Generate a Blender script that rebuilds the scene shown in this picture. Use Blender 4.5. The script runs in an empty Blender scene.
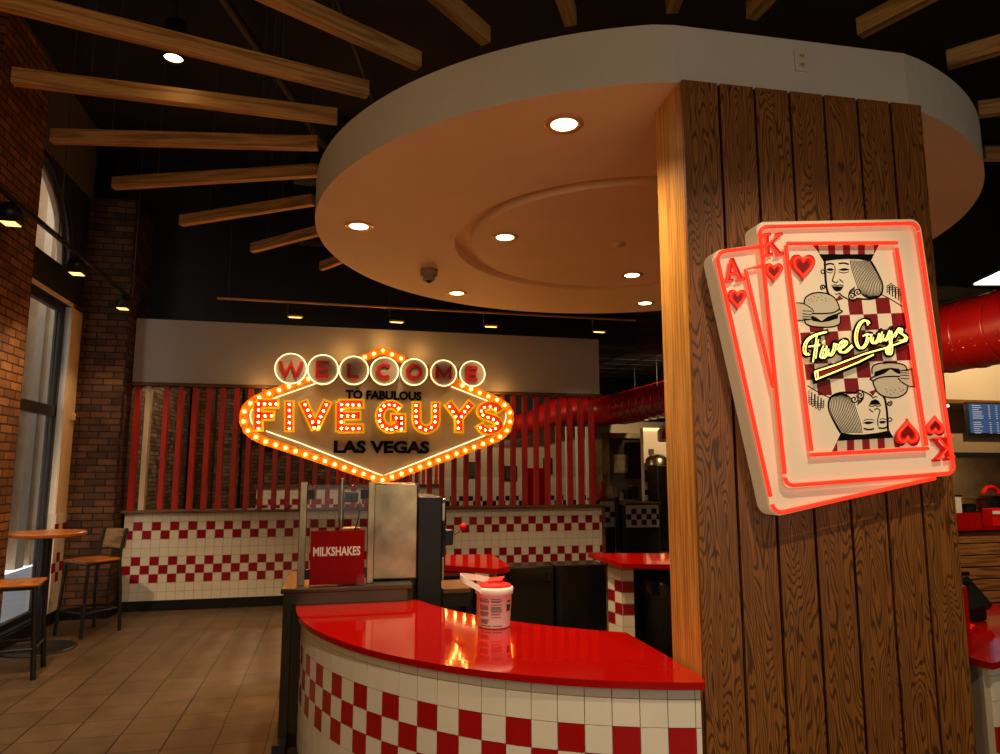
import bpy, bmesh, math, random
from mathutils import Vector, Matrix
random.seed(7)
PI = math.pi
SC = bpy.context.scene
COL = SC.collection

# ------------------------------------------------------------------ camera
F_PX = 690.0; TH = math.atan(93/690.0); PS = math.radians(13.3); EYE = Vector((0, 0, 1.70))
FW = Vector((math.sin(PS)*math.cos(TH), math.cos(PS)*math.cos(TH), math.sin(TH)))
RT = Vector((math.cos(PS), -math.sin(PS), 0)); UP = RT.cross(FW)
cam = bpy.data.cameras.new('camera'); co = bpy.data.objects.new('camera', cam); COL.objects.link(co)
co.matrix_world = Matrix(((RT.x, UP.x, -FW.x, EYE.x), (RT.y, UP.y, -FW.y, EYE.y), (RT.z, UP.z, -FW.z, EYE.z), (0, 0, 0, 1)))
cam.sensor_fit = 'HORIZONTAL'; cam.sensor_width = 36; cam.lens = 36*F_PX/1000; cam.clip_start = 0.05; cam.clip_end = 100
SC.camera = co
SC.view_settings.view_transform = 'Standard'; SC.view_settings.look = 'None'
SC.view_settings.exposure = 0.15; SC.view_settings.gamma = 1.0; SC.view_settings.use_curve_mapping = False
SC.cycles.sample_clamp_indirect = 2.5; SC.cycles.max_bounces = 6; SC.cycles.diffuse_bounces = 4
SC.cycles.caustics_reflective = False; SC.cycles.caustics_refractive = False

# ------------------------------------------------------------------ world and large lights
W = bpy.data.worlds.new('daylight'); SC.world = W; W.use_nodes = True
W.node_tree.nodes['Background'].inputs[0].default_value = (0.97, 0.97, 1.0, 1)
W.node_tree.nodes['Background'].inputs[1].default_value = 1.9

def light(name, kind, loc, power, color, target=None, size=0.1, size_y=None, spot=None, blend=0.6):
    l = bpy.data.lights.new(name, kind); l.energy = power; l.color = color
    o = bpy.data.objects.new(name, l); COL.objects.link(o); o.location = loc
    if target is not None:
        o.rotation_euler = (Vector(target)-Vector(loc)).to_track_quat('-Z', 'Y').to_euler()
    if kind == 'AREA':
        l.size = size
        if size_y: l.shape = 'RECTANGLE'; l.size_y = size_y
    else: l.shadow_soft_size = size
    if kind == 'SPOT': l.spot_size = math.radians(spot); l.spot_blend = blend
    return o
WARM = (1.0, 0.72, 0.42); AMBER = (1.0, 0.45, 0.12); NEUT = (1.0, 0.80, 0.58)
light('front_fill', 'AREA', (1.6, -2.7, 2.2), 58, (1.0, 0.86, 0.68), (1.6, 3, 2.0), 5.0, 2.6)  # unseen area fill behind the camera, added to light the room
for _p, _t in (((-.4, .3, 4.6), (.5, 3.0, .4)), ((1.9, .2, 4.6), (1.9, 2.9, 1.0))):
    light('can_and_fill_lamp', 'SPOT', _p, 260, (1, .80, .56), _t, size=.06, spot=42, blend=.8)  # unseen spots added to brighten the counter tiles and card sign
light('left_warm_area', 'AREA', (-2.2, 1.5, 2.6), 17, (1.0, 0.56, 0.22), (1.5, 4.5, 2.6), 1.2, 1.8)  # unseen warm area light left of the camera, without a fixture

# ------------------------------------------------------------------ layout helper: a ray of the camera met with a real plane
def ray(x, y): return FW + RT*((x-500)/F_PX) - UP*((y-377)/F_PX)
def at_y(x, y, Y): d = ray(x, y); return EYE + d*(Y/d.y)
def at_z(x, y, z): d = ray(x, y); return EYE + d*((z-EYE.z)/d.z)
CO = Vector((1.469, 2.641, 0)); CA = math.radians(-2.87)
CU = Vector((math.cos(CA), math.sin(CA), 0)); CN = Vector((math.sin(CA), -math.cos(CA), 0))
def at_col(x, y, d):
    r = ray(x, y); t = (d - (EYE-CO).dot(CN))/r.dot(CN); return EYE + r*t

# ------------------------------------------------------------------ materials
def lin(c): return tuple(((v/255)/12.92 if v/255 <= .04045 else ((v/255+.055)/1.055)**2.4) for v in c)+(1,)
M = {}
def mat(name, rgb, rough=0.5, metal=0, emit=None, es=0, noise=0.0, nscale=8, bump=0, bscale=40, coat=0, spec=0.5):
    m = bpy.data.materials.new(name); m.use_nodes = True; nt = m.node_tree; b = nt.nodes['Principled BSDF']
    c = lin(rgb); b.inputs['Base Color'].default_value = c
    b.inputs['Roughness'].default_value = rough; b.inputs['Metallic'].default_value = metal
    b.inputs['Specular IOR Level'].default_value = spec
    if coat: b.inputs['Coat Weight'].default_value = coat; b.inputs['Coat Roughness'].default_value = 0.03
    if emit: b.inputs['Emission Color'].default_value = lin(emit); b.inputs['Emission Strength'].default_value = es
    tc = nt.nodes.new('ShaderNodeTexCoord')
    if noise:
        n = nt.nodes.new('ShaderNodeTexNoise'); n.inputs['Scale'].default_value = nscale; n.inputs['Detail'].default_value = 4
        nt.links.new(tc.outputs['UV'], n.inputs['Vector'])
        r = nt.nodes.new('ShaderNodeValToRGB'); nt.links.new(n.outputs['Fac'], r.inputs[0])
        r.color_ramp.elements[0].position = .3; r.color_ramp.elements[1].position = .7
        r.color_ramp.elements[0].color = tuple(v*(1-noise) for v in c[:3])+(1,)
        r.color_ramp.elements[1].color = tuple(min(1, v*(1+noise)) for v in c[:3])+(1,)
        nt.links.new(r.outputs[0], b.inputs['Base Color'])
    if bump:
        n = nt.nodes.new('ShaderNodeTexNoise'); n.inputs['Scale'].default_value = bscale
        nt.links.new(tc.outputs['UV'], n.inputs['Vector'])
        bp = nt.nodes.new('ShaderNodeBump'); bp.inputs['Strength'].default_value = bump; bp.inputs['Distance'].default_value = 0.01
        nt.links.new(n.outputs['Fac'], bp.inputs['Height']); nt.links.new(bp.outputs[0], b.inputs['Normal'])
    M[name] = m; return m

def wood(name, light_c, dark_c, rings=16, su=0.9, sv=7.0, rough=0.45, dens=.5, fiber=.35):
    m = bpy.data.materials.new(name); m.use_nodes = True; nt = m.node_tree; N = nt.nodes.new; L = nt.links.new
    b = nt.nodes['Principled BSDF']; b.inputs['Roughness'].default_value = rough
    tc = N('ShaderNodeTexCoord'); oi = N('ShaderNodeObjectInfo')
    mp = N('ShaderNodeMapping'); mp.inputs['Scale'].default_value = (su, sv, 1)
    cb = N('ShaderNodeCombineXYZ'); mu = N('ShaderNodeMath'); mu.operation = 'MULTIPLY'; mu.inputs[1].default_value = 37.0
    L(oi.outputs['Random'], mu.inputs[0]); L(mu.outputs[0], cb.inputs[0]); L(mu.outputs[0], cb.inputs[1]); L(mu.outputs[0], cb.inputs[2])
    L(tc.outputs['UV'], mp.inputs['Vector']); L(cb.outputs[0], mp.inputs['Location'])
    n = N('ShaderNodeTexNoise'); n.inputs['Scale'].default_value = 1.0; n.inputs['Detail'].default_value = 1.5; n.inputs['Roughness'].default_value = .4
    L(mp.outputs[0], n.inputs['Vector'])
    k = N('ShaderNodeMath'); k.operation = 'MULTIPLY'; k.inputs[1].default_value = rings*6.283; L(n.outputs['Fac'], k.inputs[0])
    s = N('ShaderNodeMath'); s.operation = 'SINE'; L(k.outputs[0], s.inputs[0])
    h = N('ShaderNodeMath'); h.operation = 'MULTIPLY_ADD'; h.inputs[1].default_value = .5; h.inputs[2].default_value = .5; L(s.outputs[0], h.inputs[0])
    mp2 = N('ShaderNodeMapping'); mp2.inputs['Scale'].default_value = (6, 220, 1); L(tc.outputs['UV'], mp2.inputs['Vector']); L(cb.outputs[0], mp2.inputs['Location'])
    n2 = N('ShaderNodeTexNoise'); n2.inputs['Scale'].default_value = 1.0; n2.inputs['Detail'].default_value = 2; L(mp2.outputs[0], n2.inputs['Vector'])
    r = N('ShaderNodeValToRGB'); r.color_ramp.elements[0].position = .05; r.color_ramp.elements[1].position = dens
    r.color_ramp.elements[0].color = lin(dark_c); r.color_ramp.elements[1].color = lin(light_c); L(h.outputs[0], r.inputs[0])
    r2 = N('ShaderNodeValToRGB'); r2.color_ramp.elements[0].position = .35; r2.color_ramp.elements[1].position = .62
    g = 1-fiber; r2.color_ramp.elements[0].color = (g, g, g, 1); r2.color_ramp.elements[1].color = (1.08, 1.08, 1.08, 1); L(n2.outputs['Fac'], r2.inputs[0])
    mx = N('ShaderNodeMix'); mx.data_type = 'RGBA'; mx.blend_type = 'MULTIPLY'; mx.inputs[0].default_value = 1.0
    L(r.outputs[0], mx.inputs[6]); L(r2.outputs[0], mx.inputs[7])
    L(mx.outputs[2], b.inputs['Base Color'])
    bp = N('ShaderNodeBump'); bp.inputs['Strength'].default_value = .15; bp.inputs['Distance'].default_value = .003
    L(n2.outputs['Fac'], bp.inputs['Height']); L(bp.outputs[0], b.inputs['Normal'])
    M[name] = m; return m

def brick(name, c1, c2, mortar, w=.21, h=.075, ms=.006, bias=0, rough=.85, noise=.5, off=.5, bump=.6, spec=.3):
    m = bpy.data.materials.new(name); m.use_nodes = True; nt = m.node_tree; N = nt.nodes.new; L = nt.links.new
    b = nt.nodes['Principled BSDF']; b.inputs['Roughness'].default_value = rough; b.inputs['Specular IOR Level'].default_value = spec
    tc = N('ShaderNodeTexCoord')
    nd = N('ShaderNodeTexNoise'); nd.inputs['Scale'].default_value = 14; L(tc.outputs['UV'], nd.inputs['Vector'])
    vs = N('ShaderNodeVectorMath'); vs.operation = 'MULTIPLY_ADD'; k = .012 if bump > .3 else 0.0
    vs.inputs[1].default_value = (k, k, 0); L(nd.outputs['Color'], vs.inputs[0]); L(tc.outputs['UV'], vs.inputs[2])
    t = N('ShaderNodeTexBrick'); t.inputs['Scale'].default_value = 1; t.inputs['Brick Width'].default_value = w; t.inputs['Row Height'].default_value = h
    t.inputs['Mortar Size'].default_value = ms; t.inputs['Bias'].default_value = bias; t.offset = off; t.inputs['Mortar Smooth'].default_value = .2
    t.inputs['Color1'].default_value = lin(c1); t.inputs['Color2'].default_value = lin(c2); t.inputs['Mortar'].default_value = lin(mortar)
    L(vs.outputs[0], t.inputs['Vector'])
    n = N('ShaderNodeTexNoise'); n.inputs['Scale'].default_value = 5; n.inputs['Detail'].default_value = 6; L(tc.outputs['UV'], n.inputs['Vector'])
    r = N('ShaderNodeValToRGB'); r.color_ramp.elements[0].position = .3; r.color_ramp.elements[1].position = .7
    g = 1-noise; r.color_ramp.elements[0].color = (g, g, g, 1); r.color_ramp.elements[1].color = (1, 1, 1, 1); L(n.outputs['Fac'], r.inputs[0])
    mx = N('ShaderNodeMix'); mx.data_type = 'RGBA'; mx.blend_type = 'MULTIPLY'; mx.inputs[0].default_value = 1.0
    L(t.outputs['Color'], mx.inputs[6]); L(r.outputs[0], mx.inputs[7]); L(mx.outputs[2], b.inputs['Base Color'])
    iv = N('ShaderNodeMath'); iv.operation = 'MULTIPLY_ADD'; iv.inputs[1].default_value = -1; iv.inputs[2].default_value = 1; L(t.outputs['Fac'], iv.inputs[0])
    ad = N('ShaderNodeMath'); ad.operation = 'MULTIPLY_ADD'; ad.inputs[1].default_value = .4; L(n.outputs['Fac'], ad.inputs[0]); L(iv.outputs[0], ad.inputs[2])
    bp = N('ShaderNodeBump'); bp.inputs['Strength'].default_value = bump; bp.inputs['Distance'].default_value = .012
    L(ad.outputs[0], bp.inputs['Height']); L(bp.outputs[0], b.inputs['Normal'])
    M[name] = m; return m

def glass(name, tint=(1, 1, 1, 1)):
    m = bpy.data.materials.new(name); m.use_nodes = True; nt = m.node_tree; nt.nodes.remove(nt.nodes['Principled BSDF'])
    t = nt.nodes.new('ShaderNodeBsdfTransparent'); t.inputs[0].default_value = tint
    g = nt.nodes.new('ShaderNodeBsdfGlossy'); g.inputs['Roughness'].default_value = .03
    f0 = nt.nodes.new('ShaderNodeLayerWeight'); p = nt.nodes.new('ShaderNodeMath'); p.operation = 'POWER'; p.inputs[1].default_value = 5
    nt.links.new(f0.outputs['Facing'], p.inputs[0]); f = nt.nodes.new('ShaderNodeMath'); f.operation = 'MULTIPLY_ADD'; f.inputs[1].default_value = .7; f.inputs[2].default_value = .012
    nt.links.new(p.outputs[0], f.inputs[0]); mx = nt.nodes.new('ShaderNodeMixShader'); nt.links.new(f.outputs[0], mx.inputs[0]); nt.links.new(t.outputs[0], mx.inputs[1]); nt.links.new(g.outputs[0], mx.inputs[2])
    nt.links.new(mx.outputs[0], nt.nodes['Material Output'].inputs[0]); M[name] = m

brick('floor_tile', (106, 82, 56), (92, 72, 48), (30, 22, 16), w=.31, h=.31, ms=.005, rough=.42, noise=.35, off=0.0, bump=.12, spec=.35)
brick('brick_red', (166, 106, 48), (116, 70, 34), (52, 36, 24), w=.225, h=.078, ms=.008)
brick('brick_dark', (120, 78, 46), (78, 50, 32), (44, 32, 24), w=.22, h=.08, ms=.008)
brick('brick_pale', (140, 116, 92), (84, 58, 40), (36, 28, 22), ms=.006)
brick('base_tile', (24, 21, 18), (19, 17, 15), (8, 8, 8), w=.16, h=.13, ms=.003, rough=.4, noise=.2, off=0, bump=.1)
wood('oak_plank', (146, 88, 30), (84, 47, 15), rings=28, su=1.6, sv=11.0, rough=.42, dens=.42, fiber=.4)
wood('oak_side_lit', (216, 156, 74), (180, 122, 52), rings=5, su=.5, sv=22, rough=.35)  # paler than the planks: light on the column's left side put into the colour
wood('beam_wood', (206, 150, 82), (168, 114, 58), rings=5, su=.7, sv=9, rough=.5)
wood('table_wood', (196, 118, 44), (168, 92, 30), rings=5, su=1, sv=9, rough=.3)
wood('chair_back_wood', (150, 122, 88), (112, 84, 56), rings=4, su=1.2, sv=9, rough=.5)
wood('ledge_wood', (120, 78, 34), (86, 52, 22), rings=4, su=.6, sv=12, rough=.45)
wood('counter_slat_wood', (170, 112, 60), (120, 72, 34), rings=5, su=.6, sv=12, rough=.45)
mat('black_paint', (17, 16, 17), .7, noise=.3, nscale=2)
mat('black_ceiling', (14, 13, 13), .9, noise=.3, nscale=2)
mat('navy_paint', (26, 28, 36), .6, noise=.15, nscale=1)
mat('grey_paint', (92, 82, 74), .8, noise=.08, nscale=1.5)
mat('soffit_paint', (248, 228, 184), .6, noise=.03, nscale=2)
mat('fascia_paint', (200, 188, 170), .65, noise=.07, nscale=1.7)
mat('header_paint', (196, 186, 172), .7, noise=.05, nscale=1.2)
mat('kitchen_wall', (206, 184, 152), .6, noise=.06, nscale=1)
mat('cream_paint', (230, 196, 150), .6)
mat('tile_white', (232, 220, 198), .18, noise=.03, nscale=3, spec=.5)
mat('tile_red', (168, 16, 16), .18, noise=.08, nscale=6)
mat('tile_crimson', (150, 16, 30), .2, noise=.08, nscale=6)
mat('tile_navy', (40, 30, 40), .25, noise=.08, nscale=6)
mat('grout', (190, 172, 140), .8, noise=.05, nscale=20)
mat('red_laminate', (158, 8, 3), .06, noise=.04, nscale=3, spec=.45)
mat('red_paint', (200, 34, 14), .4, noise=.06, nscale=4)
mat('red_duct', (150, 10, 8), .3, noise=.1, nscale=5, bump=.15, bscale=6)
mat('rivet', (220, 150, 60), .3, metal=1)
mat('black_metal', (22, 21, 20), .45, noise=.1, nscale=10)
mat('black_plastic', (9, 9, 9), .45, noise=.1, nscale=8)
mat('gloss_black', (14, 13, 12), .12, noise=.1, nscale=3)
mat('steel', (164, 144, 110), .3, metal=1, noise=.4, nscale=5, bump=.08, bscale=5)
mat('steel_dark', (78, 66, 52), .3, metal=1, noise=.15, nscale=4)
mat('dark_bronze', (34, 28, 24), .45, noise=.1, nscale=8)
mat('stone', (206, 176, 136), .85, noise=.12, nscale=4, bump=.3, bscale=12)
mat('stone_dark', (96, 96, 102), .85, noise=.12, nscale=4)
mat('pavement', (190, 196, 204), .9, noise=.06, nscale=3)
mat('white_plastic', (240, 232, 220), .35, noise=.02, nscale=5)
mat('grey_plastic', (150, 130, 104), .4, noise=.03, nscale=5)
mat('red_plastic', (222, 22, 12), .5, noise=.03, nscale=5, spec=.15)
mat('print_ink', (52, 44, 44), .5)
mat('ink_black', (7, 6, 6), .7, spec=.1)
mat('ink_red', (140, 10, 18), .5, noise=.05, nscale=6)
mat('art_cream', (226, 212, 180), .5)
mat('card_white', (240, 222, 192), .45, noise=.02, nscale=3, emit=(255, 214, 160), es=.16)  # slight emission added to brighten the card faces
mat('marquee_panel', (200, 178, 144), .6, noise=.06, nscale=4)
mat('marquee_amber_lit', (214, 124, 14), .4, noise=.05, nscale=6, emit=(255, 130, 8), es=.15)  # emission puts the bulbs' light into the border colour
mat('marquee_yellow_lit', (228, 186, 30), .4, noise=.05, nscale=6, emit=(235, 170, 10), es=.45)  # emission stands in for bulb light falling on the letter rims
mat('marquee_red_lit', (200, 40, 12), .4, noise=.05, nscale=6, emit=(255, 60, 5), es=.22)  # emission adds bulb light to the red letter faces
mat('letter_red', (228, 22, 16), .4, noise=.05, nscale=6)
mat('bulb_glow', (255, 225, 170), .3, emit=(255, 176, 84), es=70)
mat('neon_white', (255, 240, 210), .3, emit=(255, 222, 160), es=2.6)
mat('neon_red', (170, 16, 8), .5, emit=(255, 56, 26), es=.95)
mat('neon_yellow', (255, 236, 150), .3, emit=(255, 226, 120), es=1.5)
mat('lamp_glow', (255, 230, 190), .3, emit=(255, 214, 150), es=12)
mat('track_glow', (255, 214, 150), .3, emit=(255, 190, 100), es=3)
mat('panel_glow', (255, 250, 240), .3, emit=(255, 244, 226), es=2.5)
mat('screen_blue', (40, 56, 84), .2, emit=(46, 66, 104), es=.7)
mat('screen_text', (150, 160, 180), .3, emit=(140, 152, 180), es=.3)
mat('rim_metal', (220, 170, 110), .3, metal=.4)
mat('milkshake_red', (138, 10, 9), .65, noise=.03, nscale=4, spec=.1)
mat('brushed_panel', (176, 150, 108), .38, metal=.35, noise=.35, nscale=3)
mat('bag_plastic', (20, 20, 20), .2, bump=.6, bscale=14)
mat('paper_white', (216, 206, 190), .6)
mat('cable_grey', (70, 66, 60), .5)
mat('copper_steel', (150, 62, 36), .12, metal=1, noise=.1, nscale=3)
mat('hood_beige', (150, 124, 90), .45, noise=.06, nscale=2)
mat('picture_art', (70, 56, 48), .5, noise=.6, nscale=30)
glass('clear_glass'); glass('window_glass')

# ------------------------------------------------------------------ mesh builder
WO = {}                                              # world origin of every parent
class MB:
    def __init__(s): s.v = []; s.f = []; s.m = []; s.sm = []
    def add(s, vs, fs, mi=0, smooth=False):
        b = len(s.v); s.v += [Vector(p) for p in vs]
        for f in fs: s.f.append([b+i for i in f]); s.m.append(mi); s.sm.append(smooth)
        return s
    def box(s, x0, y0, z0, x1, y1, z1, mi=0):
        vs = [(x, y, z) for x in (x0, x1) for y in (y0, y1) for z in (z0, z1)]
        return s.add(vs, [(0, 1, 3, 2), (4, 6, 7, 5), (0, 4, 5, 1), (2, 3, 7, 6), (0, 2, 6, 4), (1, 5, 7, 3)], mi)
    def obox(s, c, ax, ay, az, mi=0):                 # centre and three half-axis vectors
        c, ax, ay, az = map(Vector, (c, ax, ay, az))
        vs = [c+ax*i+ay*j+az*k for i in (-1, 1) for j in (-1, 1) for k in (-1, 1)]
        return s.add(vs, [(0, 1, 3, 2), (4, 6, 7, 5), (0, 4, 5, 1), (2, 3, 7, 6), (0, 2, 6, 4), (1, 5, 7, 3)], mi)
    def bbox(s, x0, y0, z0, x1, y1, z1, r=.01, mi=0):  # box with chamfered edges
        bm = bmesh.new(); bmesh.ops.create_cube(bm, size=1)
        for v in bm.verts: v.co = Vector(((x0+x1)/2+v.co.x*(x1-x0), (y0+y1)/2+v.co.y*(y1-y0), (z0+z1)/2+v.co.z*(z1-z0)))
        bmesh.ops.bevel(bm, geom=list(bm.edges), offset=r, segments=2, affect='EDGES', profile=.5)
        bm.verts.index_update(); s.add([v.co.copy() for v in bm.verts], [[v.index for v in f.verts] for f in bm.faces], mi); bm.free(); return s
    def prism(s, pts, off, mi=0, side=None):
        n = len(pts); off = Vector(off); pts = [Vector(p) for p in pts]
        s.add(pts+[p+off for p in pts], [list(range(n))[::-1], list(range(n, 2*n))], mi)
        b = len(s.v)-2*n
        for i in range(n):
            j = (i+1) % n; s.f.append([b+i, b+j, b+n+j, b+n+i]); s.m.append(mi if side is None else side); s.sm.append(False)
        return s
    def tube(s, pts, r, n=8, mi=0, closed=False, cap=True):
        pts = [Vector(p) for p in pts]; N = len(pts); rings = []; up = None
        for i, p in enumerate(pts):
            if closed: t = pts[(i+1) % N]-pts[i-1]
            else: t = pts[min(i+1, N-1)]-pts[max(i-1, 0)]
            t.normalize()
            if up is None:
                up = Vector((0, 0, 1)) if abs(t.z) < .9 else Vector((1, 0, 0))
            a = up-t*up.dot(t)
            if a.length < 1e-4: a = t.orthogonal()
            a.normalize(); up = a; b = t.cross(a); rr = r[i] if isinstance(r, (list, tuple)) else r
            rings.append([p+(a*math.cos(2*PI*k/n)+b*math.sin(2*PI*k/n))*rr for k in range(n)])
        fs = []; M_ = N if closed else N-1
        for i in range(M_):
            for k in range(n):
                i2 = (i+1) % N; fs.append((i*n+k, i*n+(k+1) % n, i2*n+(k+1) % n, i2*n+k))
        s.add([q for rg in rings for q in rg], fs, mi, True)
        if cap and not closed:
            s.add(rings[0], [list(range(n))[::-1]], mi); s.add(rings[-1], [list(range(n))], mi)
        return s
    def lathe(s, c, prof, n=32, mi=0, smooth=True, axis=None, a0=0, a1=2*PI):
        c = Vector(c); ax = Vector(axis).normalized() if axis else Vector((0, 0, 1)); e1 = ax.orthogonal().normalized() if axis else Vector((1, 0, 0)); e2 = ax.cross(e1)
        full = abs(a1-a0-2*PI) < 1e-6; cnt = n if full else n+1; vs = []; fs = []
        for k in range(cnt):
            a = a0+(a1-a0)*k/n
            for (r, z) in prof: vs.append(c+(e1*math.cos(a)+e2*math.sin(a))*r+ax*z)
        P = len(prof)
        for k in range(n):
            k2 = (k+1) % cnt
            for j in range(P-1):
                f = [k*P+j, k2*P+j, k2*P+j+1, k*P+j+1]
                fs.append(f)
        return s.add(vs, fs, mi, smooth)
    def sphere(s, c, r, n=10, mi=0, sz=1):
        prof = [(max(1e-4, r*math.sin(PI*i/(n//2+2))), -r*sz*math.cos(PI*i/(n//2+2))) for i in range(n//2+3)]
        return s.lathe(c, prof, n, mi)
    def ribbon(s, pts, w, nrm, d, mi=0, closed=False):
        pts = [Vector(p) for p in pts]; pts = [p for i, p in enumerate(pts) if i == 0 or (p-pts[i-1]).length > 1e-5]; N = len(pts); nrm = Vector(nrm); L = []; R = []
        for i, p in enumerate(pts):
            ta = (pts[i]-pts[i-1]) if (i > 0 or closed) else None; tb = (pts[(i+1) % N]-pts[i]) if (i < N-1 or closed) else None
            if ta is None: ta = tb
            if tb is None: tb = ta
            na = nrm.cross(ta).normalized(); nb = nrm.cross(tb).normalized(); m = (na+nb)
            if m.length < 1e-6: m = na.copy()
            m.normalize(); k = 1/max(.5, m.dot(na)); ww = (w[i] if isinstance(w, (list, tuple)) else w)/2*k
            L.append(p+m*ww); R.append(p-m*ww)
        vs = L+R+[q+nrm*d for q in L]+[q+nrm*d for q in R]; fs = []
        for i in range(N if closed else N-1):
            j = (i+1) % N
            fs += [(2*N+i, 2*N+j, 3*N+j, 3*N+i), (i, N+i, N+j, j), (i, j, 2*N+j, 2*N+i), (N+i, 3*N+i, 3*N+j, N+j)]
        if not closed: fs += [(0, 2*N, 3*N, N), (N-1, 2*N-1, 4*N-1, 3*N-1)]
        return s.add(vs, fs, mi)
    def build(s, name, mats, parent=None, origin=None, swap=False, rnd=False, uvo=(0, 0)):
        if not isinstance(mats, (list, tuple)): mats = [mats]
        o0 = WO[parent.name] if parent else (Vector(origin) if origin else Vector((0, 0, 0)))
        me = bpy.data.meshes.new(name); me.from_pydata([tuple(v-o0) for v in s.v], [], s.f)
        for m in mats: me.materials.append(M[m])
        for p, mi, sm in zip(me.polygons, s.m, s.sm): p.material_index = mi; p.use_smooth = sm
        bm = bmesh.new(); bm.from_mesh(me); bmesh.ops.recalc_face_normals(bm, faces=bm.faces); bm.to_mesh(me); bm.free()
        uv = me.uv_layers.new(name='UVMap')
        for p in me.polygons:
            n = p.normal; ax = max(range(3), key=lambda i: abs(n[i]))
            for li in p.loop_indices:
                v = me.vertices[me.loops[li].vertex_index].co + o0
                q = (v.x, v.y) if ax == 2 else ((v.y, v.z) if ax == 0 else (v.x, v.z))
                if swap and ax != 2: q = (q[1], q[0])
                uv.data[li].uv = (q[0]+uvo[0], q[1]+uvo[1])
        ob = bpy.data.objects.new(name, me); COL.objects.link(ob)
        if parent: ob.parent = parent
        else: ob.location = o0
        WO[ob.name] = o0; return ob

def tag(o, label=None, cat=None, group=None, kind=None):
    if label: o['label'] = label
    if cat: o['category'] = cat
    if group: o['group'] = group
    if kind: o['kind'] = kind
    return o
def thing(name, loc, label, cat, group=None, kind=None):
    o = bpy.data.objects.new(name, None); COL.objects.link(o); o.location = loc; o.empty_display_size = .1
    WO[o.name] = Vector(loc); return tag(o, label, cat, group, kind)
def struct(o): o['kind'] = 'structure'; return o
def copy_tree(o, parent=None):
    c = o.copy(); COL.objects.link(c); c.parent = parent
    for ch in o.children: copy_tree(ch, c)
    return c
def smooth_pts(p, k=5, closed=False):
    p = [Vector(q) for q in p]; n = len(p); out = []
    for i in range(n if closed else n-1):
        a = p[(i-1) % n] if (closed or i > 0) else p[0]; b = p[i]; c = p[(i+1) % n]; d = p[(i+2) % n] if (closed or i < n-2) else p[-1]
        for j in range(k):
            t = j/k; out.append(.5*((2*b)+(c-a)*t+(2*a-5*b+4*c-d)*t*t+(3*b-a-3*c+d)*t**3))
    if not closed: out.append(p[-1])
    return out
def text_into(mb, s, fn, x0, x1, y0, y1, off, bold=.02, mi=0):
    # lettering fitted into a rectangle; fn maps (x, y) of the rectangle to the world, off is the depth vector
    cu = bpy.data.curves.new('t', 'FONT'); cu.body = s; cu.offset = bold; cu.resolution_u = 3; cu.fill_mode = 'FRONT'
    ob = bpy.data.objects.new('t', cu); COL.objects.link(ob); bpy.context.view_layer.update()
    me = bpy.data.meshes.new_from_object(ob.evaluated_get(bpy.context.evaluated_depsgraph_get()))
    xs = [v.co.x for v in me.vertices]; ys = [v.co.y for v in me.vertices]; a, b, c, d = min(xs), max(xs), min(ys), max(ys)
    P = [fn(x0+(v.co.x-a)/(b-a)*(x1-x0), y0+(v.co.y-c)/(d-c)*(y1-y0)) for v in me.vertices]
    off = Vector(off); n = len(P); fs = [list(p.vertices) for p in me.polygons]; ec = {}
    for f in fs:
        for i in range(len(f)):
            k = (f[i], f[(i+1) % len(f)]); ec[k] = 1
    side = [(a_, b_, b_+n, a_+n) for (a_, b_) in ec if (b_, a_) not in ec]
    mb.add(P+[p+off for p in P], fs+[[i+n for i in f] for f in fs]+side, mi)
    bpy.data.objects.remove(ob); bpy.data.curves.remove(cu); bpy.data.meshes.remove(me)

# ================================================================== ROOM SHELL
struct(MB().box(-3.45, -3.2, -.1, 10.5, 18.2, 0).build('floor', 'floor_tile', uvo=(.06, .1)))
struct(MB().box(-3.45, -3.2, 5.97, 10.5, 18.2, 6.07).build('ceiling', 'black_ceiling'))
# left wall round its two openings (main window Y 7.0..8.6, arched window above it)
wl = MB()
wl.box(-3.18, -3.2, 0, -3.05, 6.3, 5.97); wl.box(-3.18, 6.3, 0, -3.05, 7.0, 3.58)
wl.box(-3.18, 8.8, 0, -3.05, 18.2, 3.58); wl.box(-3.18, 7.0, 0, -3.05, 8.8, .14)
AY, AZ, AR = 7.66, 3.97, 1.08
arc = [(AY+AR*math.cos(a), AZ+AR*math.sin(a)) for a in [PI*i/24 for i in range(25)]]
wl.box(-3.18, 6.3, 3.58, -3.05, 18.2, AZ)
wl.box(-3.18, 8.74, AZ, -3.05, 18.2, 5.97)
for i in range(24):
    (ya, za), (yb, zb) = arc[i], arc[i+1]
    wl.prism([(-3.18, ya, za), (-3.18, yb, zb), (-3.18, yb, 5.97), (-3.18, ya, 5.97)], (.13, 0, 0))
wl.box(-3.18, 6.3, AZ, -3.05, 6.58, 5.97)
wall_left = struct(wl.build('wall_left', 'navy_paint'))
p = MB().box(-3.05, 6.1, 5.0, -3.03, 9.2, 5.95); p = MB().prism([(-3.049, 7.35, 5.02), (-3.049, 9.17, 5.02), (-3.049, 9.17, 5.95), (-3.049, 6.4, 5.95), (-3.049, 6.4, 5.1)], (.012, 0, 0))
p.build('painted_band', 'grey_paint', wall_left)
MB().box(-3.05, 8.8, .13, -3.035, 9.12, 3.62).build('jamb_panel', 'cream_paint', wall_left)
MB().box(-3.05, 7.0, 3.58, -3.035, 9.12, 3.625).build('head_trim', 'cream_paint', wall_left)
mb = MB(); 
for i in range(3):
    for j in range(10):
        red = (j in (3, 4, 5, 8) and (i+j) % 2 == 0)
        mb.box(-3.035, 8.80+.107*i, .13+.108*j, -3.028, 8.80+.107*i+.103, .13+.108*j+.104, 1 if red else 0)
mb.build('tile_facing', ['tile_white', 'tile_crimson'], wall_left)
mb = MB()
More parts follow.
